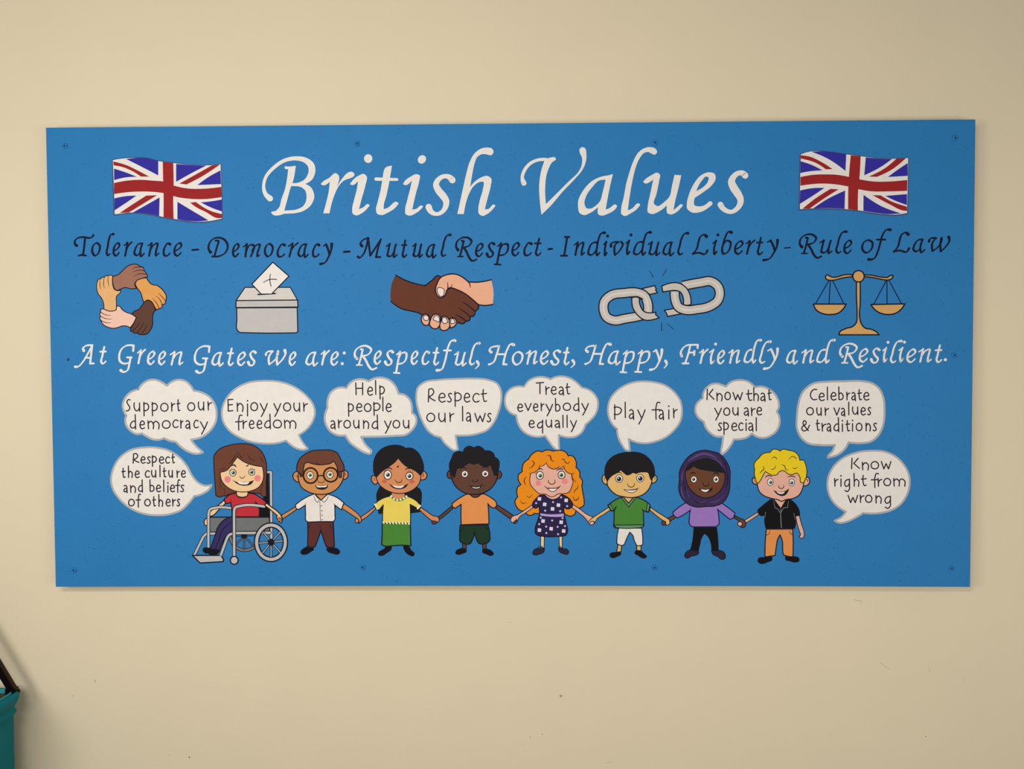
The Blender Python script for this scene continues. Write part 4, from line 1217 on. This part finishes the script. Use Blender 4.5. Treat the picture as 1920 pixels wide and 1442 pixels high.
for r_ in range(3):
    for k in range(n):
        ff.append((r_ * n + k, r_ * n + (k + 1) % n, (r_ + 1) * n + (k + 1) % n, (r_ + 1) * n + k))
panel = mesh_object('panel', vv, ff, [BLUE], parent=board)
_bm = bmesh.new(); _bm.from_mesh(panel.data); bmesh.ops.recalc_face_normals(_bm, faces=_bm.faces); _bm.to_mesh(panel.data); _bm.free()

# battens hold the board off the wall
BATTEN = material('bare_batten', (0.35, 0.25, 0.15), rough=0.8)
for bx in (-1.1, 0.0, 1.1):
    v, f = box(board.location.x + bx - .02, board.location.x + bx + .02, BOARD_FACE + .015, -.0012, BOARD_Z - .56, BOARD_Z + .56)
    mesh_object('batten', v, f, [BATTEN], parent=board)

# ---- paintwork: every patch one step above whatever lies under it
HM = np.zeros((1442, 1920), np.int16)
STEP = 4.0e-5
def cover(loops, convex):
    """rows and column spans that a patch covers, grown by a unit"""
    out = []
    groups = [[l] for l in loops] if convex else [loops]
    for gr in groups:
        ys = [p[1] for l in gr for p in l]
        for r_ in range(max(0, int(min(ys)) - 1), min(1441, int(max(ys)) + 1) + 1):
            spans = []
            for yy in (r_ + .02, r_ + .5, r_ + .98):
                xs = []
                for l in gr:
                    m_ = len(l)
                    for i in range(m_):
                        a, b = l[i], l[(i + 1) % m_]
                        if (a[1] <= yy) != (b[1] <= yy):
                            xs.append(a[0] + (yy - a[1]) / (b[1] - a[1]) * (b[0] - a[0]))
                xs.sort()
                spans += list(zip(xs[::2], xs[1::2]))
            for l in gr:
                spans += [(p[0], p[0]) for p in l if int(p[1]) == r_]
            for x0, x1 in spans:
                out.append((r_, max(0, int(x0) - 1), min(1920, int(x1) + 2)))
    return out

# a pair of arms, ears, legs and the like: each its own piece
def bbox(loops, g):
    xs = [p[0] for l in loops for p in l]
    ys = [p[1] for l in loops for p in l]
    return min(xs) - g, max(xs) + g, min(ys) - g, max(ys) + g
todo = {}
for i_, sh in enumerate(SHAPES):
    if sh[1].split('#')[0] in ('arm', 'ear', 'leg', 'string', 'fingernail', 'spark_line'):
        todo.setdefault((sh[0], sh[1]), []).append(i_)
for (part, sub), ids in todo.items():
    gap = {'arm': 5, 'ear': 2}.get(sub, .6)
    boxes = {i_: bbox(SHAPES[i_][3], gap) for i_ in ids}
    label = {}
    for i_ in ids:
        label[i_] = i_
        for j_ in ids:
            if j_ >= i_:
                break
            a, b = boxes[i_], boxes[j_]
            if a[0] < b[1] and b[0] < a[1] and a[2] < b[3] and b[2] < a[3]:
                old, new = label[j_], label[i_]
                for k_ in ids:
                    if label.get(k_) == old:
                        label[k_] = new
    for i_ in ids:
        sh = SHAPES[i_]
        SHAPES[i_] = (sh[0], '%s#%d' % (sub.split('#')[0], label[i_]), sh[2], sh[3], sh[4])

GEO = {}
for part, sub, col, loops, kind in SHAPES:
    cells = cover(loops, kind == 'convex')
    lay = 1 + max([int(HM[r_, a:b].max()) for r_, a, b in cells if b > a] or [0])
    for r_, a, b in cells:
        HM[r_, a:b] = lay
    y = BOARD_FACE - STEP * lay
    g = GEO.setdefault((part, sub), ([], [], [], []))
    V_, F_, M_, C_ = g
    if col not in C_:
        C_.append(col)
    ci = C_.index(col)
    if kind == 'convex':
        for li, l in enumerate(loops):
            base = len(V_)
            V_ += [at(u, w_, y + STEP * .17 * (li % 5)) for u, w_ in l]     # laps of one stroke do not share a plane
            area2 = sum(l[i][0] * l[(i + 1) % len(l)][1] - l[(i + 1) % len(l)][0] * l[i][1] for i in range(len(l)))
            idx = list(range(base, base + len(l)))
            F_.append(tuple(idx[::-1] if area2 > 0 else idx))
            M_.append(ci)
    else:
        base = len(V_)
        flat = [p for l in loops for p in l]
        V_ += [at(u, w_, y) for u, w_ in flat]
        for t in tessellate_polygon([[Vector((p[0], p[1], 0)) for p in l] for l in loops]):
            a, b, c = (flat[i] for i in t)
            cr = (b[0] - a[0]) * (c[1] - a[1]) - (b[1] - a[1]) * (c[0] - a[0])
            if abs(cr) < 1e-9:
                continue
            t = t[::-1] if cr > 0 else t
            F_.append(tuple(base + i for i in t))
            M_.append(ci)
print('paint layers', HM.max(), 'shapes', len(SHAPES))

clean = lambda s: s.split('#')[0]
PARTS = {}
for (part, sub), (V_, F_, M_, C_) in GEO.items():
    if part not in PARTS:
        allv = [p for (pp, ss), g in GEO.items() if pp == part for p in g[0]]
        lo = Vector((min(p.x for p in allv), 0, min(p.z for p in allv)))
        hi = Vector((max(p.x for p in allv), 0, max(p.z for p in allv)))
        e = empty(clean(part), ((lo.x + hi.x) / 2, BOARD_FACE, (lo.z + hi.z) / 2), board)
        if part in PART_LABEL:
            e['label'] = PART_LABEL[part]
        PARTS[part] = e
    o = mesh_object(clean(sub), V_, F_, [paint(c) for c in C_], M_, parent=PARTS[part])
    if (part, sub) in PART_LABEL:
        o['label'] = PART_LABEL[(part, sub)]

# ---- the screws through the board, painted over
RECESS_SHADE = material('screw_recess_shade', (0.012, 0.03, 0.07), rough=0.8)  # shade down in the screw recesses, put into a dark blue
def screw(u, w_, r=.0072, bare=False):
    c = at(u, w_, BOARD_FACE)
    prof = [(r * 1.0, 0), (r * .98, -.0020), (r * .80, -.0036), (r * .52, -.0040), (r * .36, -.0034), (r * .32, -.0010), (0, -.0008)]
    if bare:
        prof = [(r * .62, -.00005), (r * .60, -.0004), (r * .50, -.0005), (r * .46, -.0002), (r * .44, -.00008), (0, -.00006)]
    m_ = 20
    vs_, fs, fm = [], [], []
    for rr, dy in prof[:-1]:
        for k in range(m_):
            a = 6.28318 * k / m_
            vs_.append(c + Vector((rr * math.cos(a), dy, rr * math.sin(a))))
    vs_.append(c + Vector((0, prof[-1][1], 0)))
    for j in range(len(prof) - 2):
        for k in range(m_):
            fs.append((j * m_ + k, j * m_ + (k + 1) % m_, (j + 1) * m_ + (k + 1) % m_, (j + 1) * m_ + k))
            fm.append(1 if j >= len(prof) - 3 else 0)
    j = len(prof) - 2
    for k in range(m_):
        fs.append((j * m_ + k, j * m_ + (k + 1) % m_, len(vs_) - 1))
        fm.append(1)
    o = mesh_object('screw', vs_, fs, [BLUE, RECESS_SHADE], fm, parent=board, smooth=True)
    return o
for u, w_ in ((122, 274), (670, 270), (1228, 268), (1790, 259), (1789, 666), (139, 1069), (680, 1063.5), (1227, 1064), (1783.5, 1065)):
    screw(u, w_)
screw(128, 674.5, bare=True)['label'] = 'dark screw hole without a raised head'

# ---------------------------------------------------------------- the teal bin at the left edge
TEAL = material('teal_plastic', (0.0003, 0.170, 0.205), rough=0.5, vary=0.08, scale=12, bump=0.15, bscale=60, spec=0.07)
TEAL_L = material('teal_lining_edge', (0.02, 0.26, 0.28), rough=0.5, spec=0.15)
BLACKM = material('black_handle', (0.003, 0.0025, 0.0025), rough=0.5, spec=0.1)
EDGE_LIT = material('lit_handle_edge', (0.030, 0.013, 0.006), rough=0.5, spec=0.15)  # light on the black bar's outer side, put into a brown
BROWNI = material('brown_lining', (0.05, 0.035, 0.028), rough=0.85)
YB, YF_ = -0.055, -0.40                         # back and front of the bin
pb = at(25, 1298, YB - .02)
XR, ZR = pb.x, pb.z                              # right side and rim height
WID = 0.42
XL = XR - WID
binroot = empty('waste_bin', ((XL + XR) / 2, (YB + YF_) / 2, 0))
binroot['label'] = 'teal tub-shaped bin with rolled rim and black handle, standing by the wall at lower left'
binroot['category'] = 'bin'
def rrect(off, z, rad=.03, n=5):
    x0, x1, y0, y1 = XL - off, XR + off, YF_ - off, YB + off
    rad = max(.004, rad + off)
    pts = []
    for cx, cy, a0 in ((x1 - rad, y1 - rad, 0), (x0 + rad, y1 - rad, 90), (x0 + rad, y0 + rad, 180), (x1 - rad, y0 + rad, 270)):
        for k in range(n + 1):
            a = R(a0 + 90 * k / n)
            pts.append(Vector((cx + rad * math.cos(a), cy + rad * math.sin(a), z)))
    return pts
def loft(name, prof, mat, close_first=False, close_last=False, parent=None):
    vs_, fs = [], []
    m_ = len(rrect(0, 0))
    for off, z in prof:
        vs_ += rrect(off, z)
    for j in range(len(prof) - 1):
        for k in range(m_):
            fs.append((j * m_ + k, j * m_ + (k + 1) % m_, (j + 1) * m_ + (k + 1) % m_, (j + 1) * m_ + k))
    if close_first:
        fs.append(tuple(range(m_ - 1, -1, -1)))
    if close_last:
        fs.append(tuple(range((len(prof) - 1) * m_, len(prof) * m_)))
    return mesh_object(name, vs_, fs, [mat], parent=parent, smooth=True)
px = .00132
loft('body', [(-.020, 0), (-.004, .004), (-.002, .02), (0, .30), (0, ZR - 50 * px), (0, ZR - 6 * px), (-.004, ZR - 5 * px)], TEAL, close_first=True, parent=binroot)
loft('rolled_rim', [(.000, ZR - 47 * px), (.0075, ZR - 41 * px), (.0070, ZR - 39 * px), (.0030, ZR - 34 * px), (.0035, ZR - 29 * px), (.0085, ZR - 22 * px), (.0135, ZR - 15 * px), (.0150, ZR - 9 * px), (.0135, ZR - 4 * px), (.0090, ZR - 0.5 * px), (.0040, ZR - 1.0 * px), (.0000, ZR - 4 * px)], TEAL, parent=binroot)
loft('lining', [(-.0005, ZR - 5 * px), (-.0010, ZR + 1.2 * px), (-.0035, ZR + 2 * px), (-.0060, ZR + 1 * px), (-.0065, ZR - 8 * px)], TEAL_L, parent=binroot)
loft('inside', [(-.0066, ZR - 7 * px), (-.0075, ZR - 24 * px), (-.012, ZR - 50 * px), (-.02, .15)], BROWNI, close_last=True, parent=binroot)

def bar(a, b, w, t):
    """a flat bar from a to b in the plane of the wall, W wide and T deep, with chamfered edges"""
    d = (b - a).normalized()
    s = Vector((-d.z, 0, d.x))
    if s.x < 0:
        s = -s
    y = Vector((0, 1, 0))
    sec = [(-.5, -.32), (-.42, -.5), (.42, -.5), (.5, -.32), (.5, .32), (.42, .5), (-.42, .5), (-.5, .32)]
    vs_ = [p + s * (w * i) + y * (t * j) for p in (a, b) for i, j in sec]
    fs = [(k, (k + 1) % 8, 8 + (k + 1) % 8, 8 + k) for k in range(8)] + [tuple(range(7, -1, -1)), tuple(range(8, 16))]
    return vs_, fs
def merged(lst):
    V1, F1 = [], []
    for v_, f_ in lst:
        o_ = len(V1)
        V1 += v_
        F1 += [tuple(i + o_ for i in q) for q in f_]
    return V1, F1
YH = YB - .012
foot = at(24, 1296.5, YH)
top = at(-22, 1220, YH)
foot2, top2 = Vector((2 * binroot.location.x - foot.x, YH, foot.z)), Vector((2 * binroot.location.x - top.x, YH, top.z))
hd = (top - foot).normalized()
tt = (binroot.location.x + .06 - foot.x) / hd.x
apex = foot + hd * tt
apex2 = Vector((2 * binroot.location.x - apex.x, YH, apex.z))
hv, hf = merged([bar(foot, apex, .0205, .008), bar(foot2, apex2, .0205, .008), bar(apex2, apex, .0205, .008)])
ho = mesh_object('handle', hv, hf, [BLACKM], parent=binroot)
sd = Vector((-hd.z, 0, hd.x)) * (-1 if -hd.z < 0 else 1)
hv, hf = bar(foot + sd * .0112 - hd * .002, apex + sd * .0112, .0050, .009)
he = mesh_object('handle_lit_edge', hv, hf, [EDGE_LIT], parent=ho)  # thin strip added as the bar's lit outer side
_bm = bmesh.new(); _bm.from_mesh(ho.data); bmesh.ops.recalc_face_normals(_bm, faces=_bm.faces); _bm.to_mesh(ho.data); _bm.free()
def cyl(c, r, depth, m_=18):
    vs_ = [c + Vector((r * math.cos(6.2832 * k / m_), s * depth / 2, r * math.sin(6.2832 * k / m_))) for s in (-1, 1) for k in range(m_)]
    fs = [(k, (k + 1) % m_, m_ + (k + 1) % m_, m_ + k) for k in range(m_)] + [tuple(range(m_)), tuple(range(2 * m_ - 1, m_ - 1, -1))]
    return vs_, fs
for cx in (at(27, 1299, YH).x, 2 * binroot.location.x - at(27, 1299, YH).x):
    zc = at(27, 1299, YH).z
    hv, hf = merged([cyl(Vector((cx, YH, zc)), .0085, .022), box(cx - .018, cx + .004, YH - .011, YH + .011, zc - .002, zc + .013)])
    po = mesh_object('handle_pivot', hv, hf, [BLACKM], parent=binroot)
    _bm = bmesh.new(); _bm.from_mesh(po.data); bmesh.ops.recalc_face_normals(_bm, faces=_bm.faces); _bm.to_mesh(po.data); _bm.free()
